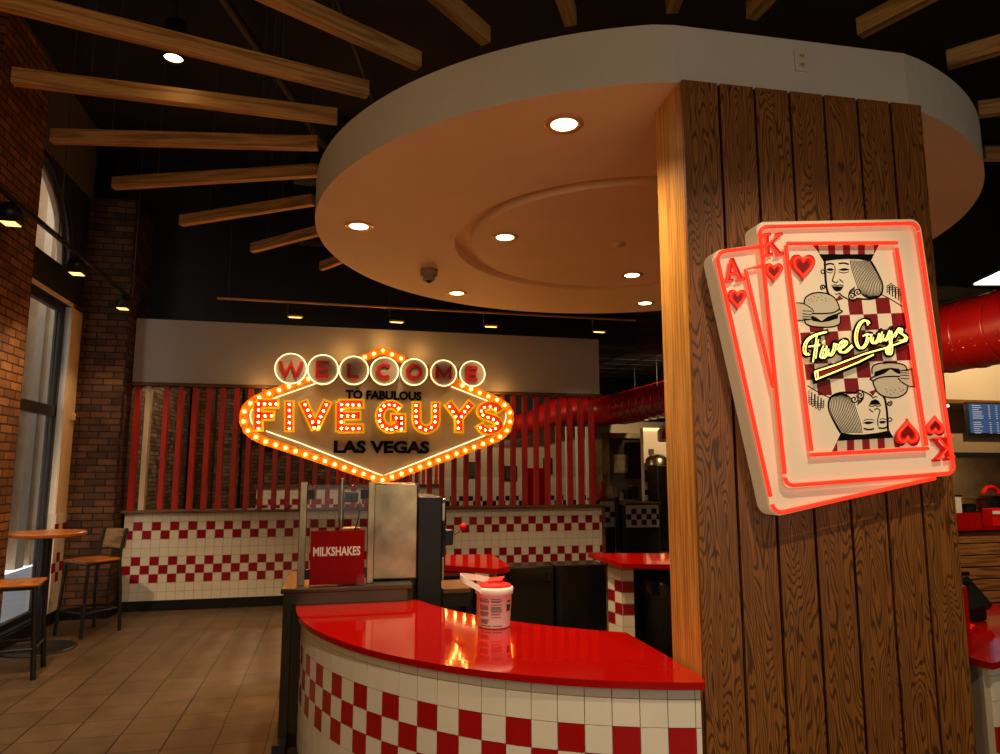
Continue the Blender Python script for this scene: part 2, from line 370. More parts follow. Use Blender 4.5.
for j in range(10): mb.box(-3.11, 8.79, .14+.108*j, -3.052, 8.799, .14+.108*j+.104, 1 if j in (3, 4, 7) else 0)
mb.build('reveal_tiles', ['tile_white', 'tile_crimson'], wall_left)
struct(MB().box(-3.05, -3.2, 0, -3.02, 9.2, .12).build('baseboard_left', 'base_tile'))
struct(MB().box(10.4, -3.2, 0, 10.6, 18.2, 5.97).build('wall_right', 'black_paint'))
struct(MB().box(-3.45, -3.4, 0, 10.6, -3.2, 5.97).build('wall_front', 'black_paint'))
wb = struct(MB().box(-3.45, 18.2, 0, 10.6, 18.4, 5.97).build('wall_back', 'black_paint'))
# brick piers
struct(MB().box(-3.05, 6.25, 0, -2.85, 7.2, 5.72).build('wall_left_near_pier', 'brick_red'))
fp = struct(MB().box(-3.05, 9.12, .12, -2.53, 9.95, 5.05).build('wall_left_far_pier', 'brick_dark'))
MB().box(-3.05, 9.09, 0, -2.5, 9.97, .12).build('base', 'base_tile', fp)
struct(MB().box(-3.05, 9.96, 0, -3.0, 15.6, 4.4).build('wall_left_brick', 'brick_pale'))
# brick wall behind the screen
struct(MB().box(-3.05, 15.6, 0, 1.6, 15.9, 4.4).build('wall_back_brick', 'brick_pale'))
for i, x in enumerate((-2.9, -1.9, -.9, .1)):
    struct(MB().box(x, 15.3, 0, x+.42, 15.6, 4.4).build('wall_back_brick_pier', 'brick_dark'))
# black bulkhead above the partition + navy upper drum
struct(MB().box(-3.05, 9.95, 3.62, 4.6, 10.15, 5.97).build('wall_bulkhead', 'navy_paint'))
struct(MB().box(-.55, 8.9, 4.62, 9.5, 9.1, 5.97).build('wall_upper_bulkhead', 'navy_paint'))

# window in the left wall
w1 = thing('window_1', (-3.2, 7.8, 0), None, None, kind='structure')
fr = MB()
fr.box(-3.17, 7.0, .14, -3.11, 7.06, 3.58).box(-3.17, 8.74, .14, -3.11, 8.8, 3.58).box(-3.155, 8.62, .14, -3.13, 8.66, 3.58).box(-3.17, 7.0, 3.50, -3.11, 8.8, 3.58).box(-3.17, 7.0, .14, -3.11, 8.8, .20).box(-3.17, 7.0, 2.30, -3.11, 8.8, 2.42)
fr.build('window_frame', 'dark_bronze', w1)
MB().box(-3.145, 7.06, .20, -3.138, 8.74, 2.30).build('window_pane', 'window_glass', w1)
MB().box(-3.145, 7.06, 2.42, -3.138, 8.74, 3.50).build('window_pane', 'window_glass', w1)
MB().box(-3.11, 8.795, .14, -3.05, 8.802, 3.58).build('reveal', 'white_plastic', w1)
w2 = thing('window_2', (-3.2, AY, AZ), None, None, kind='structure')
def arcring(mb, x0, x1, r0, r1):
    for i in range(24):
        a, b = PI*i/24, PI*(i+1)/24
        q = [(x0, AY+r*math.cos(t), AZ+r*math.sin(t)) for r, t in ((r0, a), (r1, a), (r1, b), (r0, b))]
        mb.prism(q, (x1-x0, 0, 0))
    return mb
arcring(MB(), -3.17, -3.07, 1.02, 1.078).build('arched_frame', 'dark_bronze', w2)
arcring(MB(), -3.17, -3.12, .93, .98).box(-3.17, AY-.98, AZ, -3.12, AY+.98, AZ+.04).build('arched_frame', 'grey_plastic', w2)
q = [(-3.15, AY+.94*math.cos(PI*i/24), AZ+.02+.94*math.sin(PI*i/24)) for i in range(25)]
MB().prism(q, (.008, 0, 0)).build('window_pane', 'window_glass', w2)
# outside: stone building and pavement
eb = thing('stone_building', (-5.6, 10, 0), 'pale stone facade with pilasters seen outside through the window', 'building')
m_ = MB().box(-6.2, 3, 0, -5.6, 30, 9); m_.build('facade_wall', 'stone', eb)
for y in (10.3, 11.6, 12.9, 13.75, 14.3, 14.8, 15.9, 17.8): MB().box(-5.6, y, 0, -5.3, y+.34, 9).build('pilaster', 'stone', eb)
MB().box(-5.6, 14.64, 0, -5.55, 14.8, 9).box(-5.6, 15.14, 0, -5.5, 15.6, 9).build('shade_strip', 'stone_dark', eb)  # dark strips put in for the shade of facade recesses
for z in (.1, 1.1, 2.1, 3.1, 4.1, 5.1): MB().box(-5.6, 14.1, z, -5.5, 14.3, z+.5).build('dark_block', 'stone_dark', eb)
tag(MB().box(-5.28, 0, -.2, -3.5, 30, -.02).build('sidewalk', 'pavement'), 'pale concrete sidewalk outside the left window', 'sidewalk')

# ================================================================== PARTITION WITH RED SLATS
PY = 9.44
part = struct(MB().box(-2.5, PY+.02, .12, 3.73, PY+.16, 1.17).build('wall_partition', 'grout'))
def tiles(mb, x0, x1, z0, nrow, pitch, y, pat, off=0, th=.008, red=1):
    n = int((x1-x0)/pitch)+1
    for i in range(n):
        for j in range(nrow):
            a = x0+i*pitch; b = min(a+pitch-.004, x1)
            if b-a < .01: continue
            k = pat[j]; r = k and (i+off+k) % 2 == 0
            mb.box(a, y-th, z0+j*pitch, b, y, z0+(j+1)*pitch-.004, red if r else 0)
    return mb
PAT = [0, 0, 1, 2, 1, 0, 0, 2, 1, 0]                   # rows from the floor
tiles(MB(), -2.5, 3.73, .12, 10, .105, PY+.02, PAT).build('tile_facing', ['tile_white', 'tile_crimson'], part)
MB().box(-2.5, PY-.01, 0, 3.73, PY+.17, .12).build('base', 'base_tile', part)
MB().box(3.73, PY-.02, 0, 3.77, PY+.18, 1.17).build('end_trim', 'ledge_wood', part)
MB().bbox(-2.56, PY-.05, 1.17, 3.78, PY+.2, 1.205, .006).build('wood_ledge', 'ledge_wood', part)
hdr = struct(MB().box(-2.52, PY, 2.80, 3.73, PY+.16, 3.615).build('wall_header', 'header_paint'))
MB().box(-2.52, PY-.02, 2.758, 3.76, PY+.18, 2.80).build('header_trim', 'ledge_wood', hdr)
scr = thing('slat_screen', (.6, PY+.08, 1.2), 'row of red wooden slats standing right behind the lit diamond sign', 'screen')
xs = [-2.46+.169*i for i in range(37)]
for i, x in enumerate(xs):
    if i == 1: continue
    MB().bbox(x-.031, PY+.03, 1.206, x+.031, PY+.13, 2.757, .004).build('slat', 'red_paint', scr)
tag(MB().bbox(-2.365, PY+.03, 1.205, -2.30, PY+.13, 2.755, .004).build('cream_post', 'cream_paint'), 'cream upright post beside the leftmost red slat', 'post')
# second screen further back
s2 = thing('slat_screen', (.3, 14, 1.3), 'farther screen of red slats over a checkered tiled half wall, seen through the front slats', 'screen')
MB().box(-1.45, 14.02, 0, 2.1, 14.15, 1.38).build('half_wall', 'grout', s2)
tiles(MB(), -1.45, 2.1, .6, 7, .11, 14.02, [1, 0, 2, 1, 2, 0, 0]).build('tile_facing', ['tile_white', 'tile_crimson'], s2)
MB().box(-1.5, 13.97, 1.38, 2.15, 14.2, 1.42).build('wood_ledge', 'ledge_wood', s2)
for i in range(17): MB().box(.02+i*.13-.0, 14.04, 1.42, .02+i*.13+.055, 14.12, 3.0).build('slat', 'red_paint', s2)
MB().box(-1.5, 14.0, 3.0, 2.2, 14.16, 3.5).build('header_panel', 'black_paint', s2)

# ================================================================== DIAMOND SIGN
SY = 9.10
def sg(x, y, d=0): return at_y(x, y, SY-d)
Lh = (239, 414.5)
outl = [(383, 347), (356, 356.5), (330, 366), (300, 378.5), (284, 384.5), (266, 391), (252, 397), (243, 405), (239.2, 414.5), (240, 424), (244, 433), (252, 440), (264, 445.5), (300, 457), (340, 470.5), (374, 482), (381.5, 484.5),
        (390, 482), (420, 471), (460, 456.5), (492, 444.5), (503, 439.5), (510, 432), (513.5, 420), (512.5, 411), (508, 404), (498, 397), (486, 392), (476, 388), (450, 377.5), (420, 363.5)]
oc = [sg(*p) for p in outl]
def offset_poly(p, d):
    n = len(p); out = []
    cx = sum((v for v in p), Vector())/n
    for i in range(n):
        a = (p[i]-p[i-1]).normalized(); b = (p[(i+1) % n]-p[i]).normalized()
        na = Vector((a.z, 0, -a.x)); nb = Vector((b.z, 0, -b.x)); m = (na+nb).normalized()
        if m.dot(cx-p[i]) < 0: m = -m
        k = 1/max(.6, abs(m.dot(na))); out.append(p[i]+m*d*k)
    return out
ocs = []
for i in range(len(oc)): ocs += [oc[i], (oc[i]+oc[(i+1) % len(oc)])/2]
inn = offset_poly(ocs, .105)
vs = thing('marquee_sign', (.57, SY, 1.55), 'diamond-shaped lit welcome sign with a border of bulbs, in front of the red slats', 'sign')
D = Vector((0, .12, 0))
pn = MB().prism(ocs, D); panel = pn.build('face_panel', 'marquee_panel', vs)
bd = MB(); n = len(ocs); up = Vector((0, -.05, 0))
V = ocs+inn+[p+up for p in ocs]+[p+up for p in inn]
bd.add(V, [(2*n+i, 2*n+(i+1) % n, 3*n+(i+1) % n, 3*n+i) for i in range(n)]+[(i, (i+1) % n, 2*n+(i+1) % n, 2*n+i) for i in range(n)]+[(n+i, 3*n+i, 3*n+(i+1) % n, n+(i+1) % n) for i in range(n)])
border = bd.build('border', 'marquee_amber_lit', vs)
mid = offset_poly(ocs, .052); tot = 0; P = []
step = None; L_ = sum((mid[(i+1) % n]-mid[i]).length for i in range(n)); nb = 62; step = L_/nb; acc = 0; bulbs = []
for i in range(n):
    a, b = mid[i], mid[(i+1) % n]; l = (b-a).length
    while acc < l: bulbs.append(a+(b-a)*(acc/l)); acc += step
    acc -= l
circ = [(290.9, 368.6, 15.6, 'W'), (323, 369.5, 15.4, 'E'), (353.9, 370.4, 14.9, 'L'), (384.5, 371, 14.6, 'C'), (414, 372, 14.2, 'O'), (443.6, 373, 14, 'M'), (472.4, 373.7, 13.8, 'E')]
bproto = MB().sphere((0, 0, 0), .019, 8)
bme = None; keep = []
for p in bulbs:
    hid = any((p-sg(cx, cy)).length < r*.0131 for cx, cy, r, _ in circ)
    if hid: continue
    keep.append(p); q = p+Vector((0, -.062, 0))
    if bme is None:
        ob = MB().sphere(q, .0145, 8).build('bulb', 'bulb_glow', border); bme = ob.data; b0 = q
    else:
        ob = bpy.data.objects.new('bulb', bme); COL.objects.link(ob); ob.parent = border; ob.location = q-b0
# light the rear of the top edge throws on the header behind it
for x, y in ((262, 388), (300, 372), (345, 352), (383, 341), (420, 352), (470, 378), (500, 392)):
    light('border_glow', 'POINT', at_y(x, y, SY+.16), 1.2, (1, .5, .14), size=.03)
# circles with letters
for cx, cy, r, ch in circ:
    c = sg(cx, cy, .11)+Vector((0, .11, 0)); R = r*.0128
    dsk = MB().lathe(c+Vector((0, 0, 0)), [(0.0001, -.02), (R, -.02), (R, .10), (.0001, .10)], 32, 0, False, axis=(0, -1, 0)).build('letter_disc', 'marquee_panel', vs)
    MB().tube([c+Vector((math.cos(a)*R*.96, -.115, math.sin(a)*R*.96)) for a in [2*PI*i/36 for i in range(36)]], .0055, 6, closed=True).build('neon_ring', 'neon_white', dsk)
    tm = MB(); w = {'W': .245, 'M': .185, 'E': .135, 'L': .125, 'C': .155, 'O': .18}[ch]/2*r/14.6; h = .085*r/15
    circ_ = lambda a0, a1: [(math.cos(math.radians(a0+(a1-a0)*i/20)), math.sin(math.radians(a0+(a1-a0)*i/20))) for i in range(21)]
    G = {'W': [[(-1, 1), (-.5, -1), (0, .8), (.5, -1), (1, 1)]], 'E': [[(1, 1), (-1, 1), (-1, -1), (1, -1)], [(-1, 0), (.8, 0)]], 'L': [[(-1, 1), (-1, -1), (1, -1)]],
         'C': [circ_(45, 315)], 'O': [circ_(0, 360)], 'M': [[(-1, -1), (-1, 1), (0, -.6), (1, 1), (1, -1)]]}[ch]
    for k_, g_ in enumerate(G): tm.ribbon([c+Vector((x*w, -.10, y*h)) for x, y in g_], .041, (0, -1, 0), .035+.001*k_)
    tm.build('letter', 'letter_red', dsk)
for s_, x0, x1, y0, y1 in (('TO FABULOUS', 345.5, 421.5, 391.8, 399), ('LAS VEGAS', 333.5, 429.5, 441.2, 453.2)):
    a, b = sg(x0, y1), sg(x1, y0); tm = MB()
    text_into(tm, s_, lambda x, y: Vector((x, SY, y)), a.x, b.x, a.z, b.z, (0, -.02, 0), .045)
    if s_[0] == 'T': tm.sphere(sg(357.3, 388.2, .01), .012, 6)
    tm.build('lettering', 'ink_black', vs)
# marquee letters: centre lines in pixels, drawn as thick strokes with bulbs
W5 = 6.6
def arcp(cx, cy, rx, ry, a0, a1, n=12): return [(cx+rx*math.cos(math.radians(a0+(a1-a0)*i/n)), cy-ry*math.sin(math.radians(a0+(a1-a0)*i/n))) for i in range(n+1)]
letters = {
 'F': ([[(258.5, 403.2), (258.5, 430)], [(258.5, 404), (277.5, 404)], [(258.5, 416), (273.5, 416)]], [(258.5, 404), (258.5, 410), (258.5, 416), (258.5, 422.3), (258.5, 428.4), (264.5, 404), (270.3, 404), (275.8, 404), (265, 416), (271.5, 416)]),
 'I': ([[(289.3, 402.5), (289.3, 430.6)]], [(289.3, 404.5+6*i) for i in range(5)]),
 'V': ([[(303.4, 402.5), (315.3, 428)], [(327.5, 402.5), (315.3, 428)]], [(305, 404.6), (307.8, 410.2), (310, 416), (312.5, 422), (314, 427.6), (326.2, 405), (323.5, 411), (320.7, 416.5), (318.6, 422), (318.5, 427.4)]),
 'E': ([[(340, 403.3), (340, 430.6)], [(340, 404.2), (362.5, 404.2)], [(340, 416), (359.5, 416)], [(340, 428.6), (362.5, 428.6)]], [(341.5, 404.5), (347.5, 404.7), (353, 404.7), (359, 405), (341.5, 410), (341.5, 416), (347.5, 416), (353.5, 416), (341.3, 422), (341.3, 428.2), (347, 428.5), (353, 428.6), (358.8, 428.5)]),
 'G': ([arcp(390.2, 417, 10.6, 12, 40, 345, 22), [(401, 430.8), (401, 418.2), (391.5, 418.2)]], [(398.5, 408.3), (394.5, 405.4), (389, 404.6), (384, 406), (380.6, 410), (379.4, 415.3), (379.6, 421), (382.3, 426), (386.8, 429), (391.5, 429.4), (396.3, 427.3), (396.3, 418), (401.4, 418.2), (401.4, 423.5), (401.4, 429)]),
 'U': ([[(416, 403.5), (416, 420)]+arcp(425.6, 420, 9.6, 9.6, 180, 360, 12)+[(435.3, 403.5)]], [(416, 405.5), (416, 411), (416, 416.5), (416.2, 422.3), (420, 427.4), (425.7, 429.8), (431.5, 427.4), (435, 422), (435.2, 416.6), (435.2, 411), (435.2, 405.8)]),
 'Y': ([[(447.8, 404), (458.3, 418)], [(470.3, 404), (458.3, 418)], [(458.3, 417), (458.3, 431.5)]], [(449.7, 406.5), (453, 411.6), (455.8, 416.5), (468, 406.8), (464.6, 411.6), (461.5, 416.6), (458.3, 422), (458.3, 428.2)]),
 'S': ([smooth_pts([Vector((x, y, 0)) for x, y in [(498.5, 411.3), (495.5, 407.3), (490, 405.7), (483.5, 407), (480.2, 411), (482.3, 415.3), (489.5, 418), (496, 421), (498, 425.5), (494.5, 429.6), (488.5, 430.8), (482.3, 429.5), (479, 425.5)]], 3)], [(495.6, 409), (490.2, 406.6), (484.5, 407.5), (481.4, 411), (483, 415), (488, 417.4), (493.4, 419.5), (497.2, 423), (495.5, 428.2), (490.5, 430), (485.5, 430), (480.6, 427.5)])}
pxs = .01295
lme = None
for ch, (strokes, bl) in letters.items():
    rim = MB(); core = MB()
    for st in strokes:
        st = [(p[0], p[1]) for p in st]
        q0 = [sg(x, y, 0) for x, y in st]
        def ext(q, e):
            q = list(q); q[0] = q[0]+(q[0]-q[1]).normalized()*e; q[-1] = q[-1]+(q[-1]-q[-2]).normalized()*e; return q
        rim.ribbon(ext([p for p in q0], .022), W5*pxs+.042, (0, -1, 0), .075)
        core.ribbon([p+Vector((0, -.075, 0)) for p in q0], W5*pxs-.004, (0, -1, 0), .004)
    lt = rim.build('marquee_letter', 'marquee_yellow_lit', vs)
    core.build('red_face', 'marquee_red_lit', lt)
    for x, y in bl:
        q = sg(x, y, .085)
        if lme is None: lme = MB().sphere(q, .013, 8).build('letter_bulb', 'bulb_glow', lt).data; l0 = q
        else: ob = bpy.data.objects.new('letter_bulb', lme); COL.objects.link(ob); ob.parent = lt; ob.location = q-l0
nw = MB()
for pl in ([(270, 399.5), (315.5, 383.6)], [(266, 431), (300, 443), (340, 459), (383, 476), (420, 461.5), (485, 435.5)], [(451.5, 386.6), (488, 401)], smooth_pts([Vector((x, y, 0)) for x, y in [(256, 406), (251.5, 410.5), (250.3, 416), (252, 423), (255, 427)]], 4), smooth_pts([Vector((x, y, 0)) for x, y in [(502, 405.5), (505, 410), (506, 416.5), (504.5, 423), (501.5, 427.5)]], 4)):
    pts = [sg(p[0], p[1], .03) for p in pl]; MB().tube(pts, .0052, 6).build('neon_tube', 'neon_white', vs)
for x in (330, 435): MB().box(at_y(x, 400, SY).x-.02, SY+.12, 2.85, at_y(x, 400, SY).x+.02, PY+.02, 2.9).build('wall_bracket', 'black_metal', vs)

# ================================================================== CEILING DISC
CX, CY_, RO = 2.155, 4.905, 2.35
def rr(a, R, chord=2.262):
    t = CA-PI/2; c = math.cos(a-t); return min(R, chord/c) if c > .3 else R
mb = MB(); NA = 144; prof = [(.0001, 3.452), (1.195, 3.452), (1.20, 3.52), (1.32, 3.52), (1.325, 3.45), ('O', 3.45), ('O', 3.735), (.0001, 3.735)]
vs_ = []; fs = []; mi = []
for k in range(NA):
    a = 2*PI*k/NA
    for r, z in prof:
        R = rr(a, RO) if r == 'O' else r; vs_.append((CX+R*math.cos(a), CY_+R*math.sin(a), z))
Pn = len(prof)
for j in range(Pn-1):
    b = len(mb.v)
for k in range(NA):
    k2 = (k+1) % NA
    for j in range(Pn-1): fs.append((k*Pn+j, k2*Pn+j, k2*Pn+j+1, k*Pn+j+1)); mi.append(1 if j >= 5 else 0)
for p in vs_: mb.v.append(Vector(p))
for f, m_i in zip(fs, mi): mb.f.append(list(f)); mb.m.append(m_i); mb.sm.append(False)
disc = thing('ceiling_canopy', (CX, CY_, 3.45), 'large round drop ceiling canopy with off-white rim and recessed inner ring', 'ceiling canopy')
mb.build('soffit', ['soffit_paint', 'fascia_paint'], disc)
ol = thing('wall_outlet', at_col(801, 61, .01), 'grey electrical outlet on the flat canopy rim above the planked column', 'outlet')
c = at_col(801, 61, -.032); d1 = CU*.035; d2 = Vector((0, 0, .055))
MB().obox(c, d1, CN*.006, d2).build('cover_plate', 'fascia_paint', ol)
for dz in (-.022, .022):
    MB().obox(c+Vector((0, 0, dz)), CU*.015, CN*.009, Vector((0, 0, .014))).build('socket', 'marquee_panel', ol)
    MB().obox(c+Vector((0, 0, dz))+CU*.006, CU*.0018, CN*.0105, Vector((0, 0, .005))).obox(c+Vector((0, 0, dz))-CU*.006, CU*.0018, CN*.0105, Vector((0, 0, .005))).build('slot', 'ink_black', ol)
dl = [((1.081, 3.153, 3.45), 'largest recessed downlight, in the canopy nearest the planked column corner'), ((.112, 4.909, 3.45), 'recessed downlight near the left rim of the canopy'), ((1.196, 4.897, 3.45), 'recessed downlight inside the left of the canopy\'s inner ring'),
      ((2.559, 5.631, 3.45), 'recessed downlight inside the inner ring next to the column side'), ((1.126, 6.629, 3.45), 'small recessed downlight at the far rim, right of the smoke detector'), ((3.131, 6.582, 3.45), 'far recessed downlight at the canopy rim beside the column')]
for (x, y, z), lb in dl:
    t = thing('downlight', (x, y, z), lb, 'ceiling light', 'recessed downlights in the round canopy')
    MB().lathe((x, y, z), [(.066, .0), (.068, -.006), (.098, -.006), (.102, .0)], 32).build('trim_ring', 'rim_metal', t)
    MB().lathe((x, y, z), [(.0001, -.004), (.066, -.004), (.066, -.001), (.0001, -.001)], 32).build('lens', 'lamp_glow', t)
    light('downlight_lamp', 'SPOT', (x, y, z-.03), 140, WARM, (x, y, 0), size=.05, spot=125, blend=.9)
for x, y in ((4.13, 4.9), (3.13, 3.17)):
    light('downlight_lamp', 'SPOT', (x, y, 3.42), 60, WARM, (x, y, 0), size=.05, spot=125, blend=.9)
sd = thing('smoke_detector', (.75, 5.897, 3.45), 'beige smoke detector under the far left of the canopy', 'smoke detector')
MB().lathe((.75, 5.897, 3.45), [(.001, -.10), (.045, -.10), (.055, -.088), (.055, -.06), (.075, -.055), (.078, 0), (.001, 0)], 24).build('housing', 'grey_plastic', sd)
MB().lathe((.75, 5.897, 3.45), [(.02, -.112), (.03, -.10), (.001, -.10)], 16).build('sensor', 'black_plastic', sd)
sp = thing('sprinkler_cover', (2.10, 4.85, 3.45), 'small round sprinkler cover in the centre of the canopy', 'sprinkler')
MB().lathe((2.10, 4.85, 3.45), [(.001, -.012), (.05, -.012), (.055, 0)], 24).build('cover_disc', 'soffit_paint', sp)

# ================================================================== RADIAL BEAMS
def beam(r0, r1, deg, z, label):
    a = math.radians(deg); L = r1-r0; loc = Vector((2.134+math.cos(a)*r0, CY_+math.sin(a)*r0, z))
    m_ = MB().bbox(0, -.034, 0, L, .034, .105, .004)
    o = m_.build('ceiling_beam', 'beam_wood', uvo=(random.random()*9, random.random()*9)); o.location = loc; o.rotation_euler = (0, 0, a)
    tag(o, label, 'beam', 'timber beams fanning out from the canopy'); WO[o.name] = Vector((0, 0, 0))
    for t in (.22, .78):
        MB().tube([(L*t, 0, .105), (L*t, 0, 5.97-z)], .005, 5).build('cable', 'cable_grey', o)
    return o
bs = [(2.38, 4.40, 170.0, 'wooden beam, the level one ending above the brick pier, third from top left'),
      (2.53, 4.45, 158.6, 'wooden beam just below the level one, rising slightly to the right'),
      (2.90, 4.51, 146.4, 'wooden beam over the arched window side, fifth down at left'),
      (3.35, 4.53, 134.0, 'short slanting beam second from the bottom of the left fan'),
      (3.9, 4.5, 122.0, 'shortest beam stub, lowest of the left fan at the canopy edge'),
      (2.20, 4.26, 181.2, 'long wooden beam crossing in front of the near brick pier top'),
      (2.05, 4.6, 193.0, 'longest wooden beam, topmost at left, passing the black can light'),
      (1.91, 4.6, 207.0, 'wooden beam leaving the top edge, left of the canopy top'),
      (1.81, 4.6, 222.0, 'steep short beam at the top edge above the canopy\'s left')]
for r0, r1, dg, lb in bs: beam(r0, r1, dg, 4.19, lb)
for dg, r0, lb in ((-121.2, 1.80, 'beam stub at the top edge straight above the canopy\'s middle'), (-103.8, 1.82, 'beam stub at the top edge nearly touching the canopy peak'), (-89.5, 1.82, 'short beam at the top edge, first right of the canopy peak'),
                   (-68.9, 1.96, 'long slanting beam at the top right, second right of the canopy peak'), (-49.3, 2.23, 'beam at the right edge, topmost one touching it'), (-30.0, 2.50, 'beam stub at the right edge, below the topmost'), (-14.1, 2.91, 'lowest beam stub at the right edge beside the canopy rim')):
    beam(r0, r0+1.9, dg, 4.15, lb)
cl = thing('can_light', (-1.12, 4.6, 4.38), 'black cylindrical can light hanging between the two topmost left beams', 'ceiling light')
MB().lathe((-1.12, 4.6, 4.38), [(.001, .26), (.06, .26), (.065, .25), (.065, 0), (.058, 0), (.058, .03)], 24).build('housing', 'black_metal', cl)
MB().lathe((-1.12, 4.6, 4.38), [(.001, .012), (.058, .012), (.058, .02), (.001, .02)], 24).build('lens', 'lamp_glow', cl)
MB().tube([(-1.12, 4.6, 4.63), (-1.12, 4.6, 5.97)], .01, 6).build('stem', 'black_metal', cl)
light('can_and_fill_lamp', 'SPOT', (-1.12, 4.6, 4.36), 60, WARM, (-1.12, 4.6, 0), size=.05, spot=90)

# ================================================================== PLANKED COLUMN
colm = thing('wood_clad_column', (2.09, 2.75, 0), 'square column clad in dark oak planks with a left side tinted as if lit, carrying the playing card sign', 'column')
CW = 1.24
def cp(u, d, z): return CO + CU*u + CN*d + Vector((0, 0, z))
def cbox(mb, u0, u1, d0, d1, z0, z1, mi=0):
    vs = [cp(u, d, z) for u in (u0, u1) for d in (d0, d1) for z in (z0, z1)]
    return mb.add(vs, [(0, 1, 3, 2), (4, 6, 7, 5), (0, 4, 5, 1), (2, 3, 7, 6), (0, 2, 6, 4), (1, 5, 7, 3)], mi)
cbox(MB(), .02, CW-.005, -.28, -.022, 0, 3.45).build('core', 'black_paint', colm)
for i in range(7):
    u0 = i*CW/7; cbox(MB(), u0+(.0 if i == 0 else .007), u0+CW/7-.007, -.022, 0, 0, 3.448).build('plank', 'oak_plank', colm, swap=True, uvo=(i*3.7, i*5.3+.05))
cbox(MB(), 0, .02, -.30, -.022, 0, 3.448).build('side_panel', 'oak_side_lit', colm, swap=True)

# ================================================================== PLAYING CARD SIGN
cs = thing('playing_card_sign', at_col(850, 370, 0), 'lit sign of two overlapping playing cards mounted on the planked column', 'sign')
AD, KD = .088, .10
def rquad(pts, R, k=6, closed=True):
    out = []; n = len(pts)
    for i in range(n):
        p = pts[i]; a = (pts[i-1]-p).normalized(); b = (pts[(i+1) % n]-p).normalized(); ang = a.angle(b); t = R/math.tan(ang/2)
        c = p+(a+b).normalized()*(R/math.sin(ang/2)); s0 = p+a*t-c; s1 = p+b*t-c
        for j in range(k+1): out.append(c+s0.lerp(s1, j/k).normalized()*R)
    return out
def slab(pxs, d, depth, R, name, parent):
    q = rquad([at_col(x, y, d) for x, y in pxs], R); m_ = MB(); n = len(q)
    inner = offset3(q, .006); back = [p-CN*depth for p in q]
    q2 = [p-CN*.006 for p in q]
    m_.add(inner+q2+back, [list(range(n))]+[(i, (i+1) % n, n+(i+1) % n, n+i) for i in range(n)]+[(n+i, n+(i+1) % n, 2*n+(i+1) % n, 2*n+i) for i in range(n)]+[list(range(2*n, 3*n))[::-1]])
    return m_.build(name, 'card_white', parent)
def offset3(q, d):
    c = sum(q, Vector())/len(q); return [p+(c-p).normalized()*d*1.2 for p in q]
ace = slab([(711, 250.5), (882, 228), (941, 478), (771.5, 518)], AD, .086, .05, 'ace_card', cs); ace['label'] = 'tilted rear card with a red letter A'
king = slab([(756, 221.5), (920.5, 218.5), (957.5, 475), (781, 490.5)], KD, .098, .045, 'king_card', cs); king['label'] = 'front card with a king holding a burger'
def neon(pts, d, r, parent, m_='neon_red', name='neon_tube', px=True):
    P = [at_col(p[0], p[1], d) for p in pts] if px else pts
    return MB().tube(P, r, 7).build(name, m_, parent)
def nframe(pxs, d, R, r, parent, gaps):
    q = rquad([at_col(x, y, d) for x, y in pxs], R, 8); n = len(q)   # 9 points per corner
    for a, b in gaps:                                  # runs of point indices
        neon([q[i % n] for i in range(a, b+1)], d, r, parent, px=False)
NR = .0085
nframe([(759.5, 227), (917, 223), (954.5, 473), (786, 486)], KD+.02, .035, NR, king, [(0, 9), (10, 17), (18, 26), (27, 35)])
q = rquad([at_col(x, y, KD+.02) for x, y in [(759.5, 227), (917, 223), (954.5, 473), (786, 486)]], .035, 8)
def run(a, b, s=.02, e=.02, d=None, par=None):
    t = (b-a).normalized(); neon([a+t*s, b-t*e], 0, NR, par or king, px=False)
run(q[17], q[18], .006, .0); run(q[26], q[27], .0, .0); run(q[35], q[0], .012, .0)
for a, b in (((787, 243.5), (897, 242.8)), ((896.5, 248), (926.5, 446)), ((928, 448.6), (810.5, 455)), ((785.8, 245.5), (811.6, 451))):
    neon([a, b], KD+.02, NR, king)
q = rquad([at_col(x, y, AD+.02) for x, y in [(716, 252.3), (880, 231), (939, 477), (774.5, 514)]], .04, 8)
neon(list(q[0:9])+[q[9]*.3+q[8]*.7], 0, NR, ace, px=False)
neon([q[35]+(q[0]-q[35])*.03, q[0]], 0, NR, ace, px=False); neon(q[27:36], 0, NR, ace, px=False); neon([q[27], q[27]+(at_col(935, 478.3, AD+.02)-q[27])], 0, NR, ace, px=False)
neon([(762, 266), (745.5, 269.5), (773, 388)], AD+.02, NR, ace)
# symmetry centre of the king card
KC = sum((at_col(x, y, KD) for x, y in ((786, 243.5), (897, 243), (927, 448), (811, 454))), Vector())/4
def rot(p): v = p-KC; return KC+CU*(-v.dot(CU))+Vector((0, 0, -v.z))+CN*v.dot(CN)
def ka(x, y): return (780+x/6.285, 230+y/6.285)
def kc(x, y): return (780+x/7.538, 300+y/7.538)
class Art:                                             # inlays of the king card, each drawn twice (upright and upside down)
    def __init__(s, both=True): s.mb = {}; s.both = both
    def get(s, m_, fl=0): return s.mb.setdefault((m_, fl), MB())
    def poly(s, pts, m_, lv, px=True):
        d = KD+.0006*lv
        for fl in ((0, 1) if s.both else (0,)):
            P = [at_col(x, y, d) for x, y in pts]
            if fl: P = [rot(p) for p in P]
            s.get(m_, fl).prism(P, -CN*.0005*lv)
    def line(s, pts, w, lv, m_='ink_black', sm=True):
        d = KD+.0006*lv
        for fl in ((0, 1) if s.both else (0,)):
            P = [at_col(x, y, d-.0005*lv) for x, y in pts]
            if sm and len(P) > 2: P = smooth_pts(P, 4)
            if fl: P = [rot(p) for p in P]
            s.get(m_, fl).ribbon(P, w, CN, .0005*lv)
hat = Art()
st = lambda t, top: (205+t*417, 93) if top else (250+t*340, 153)
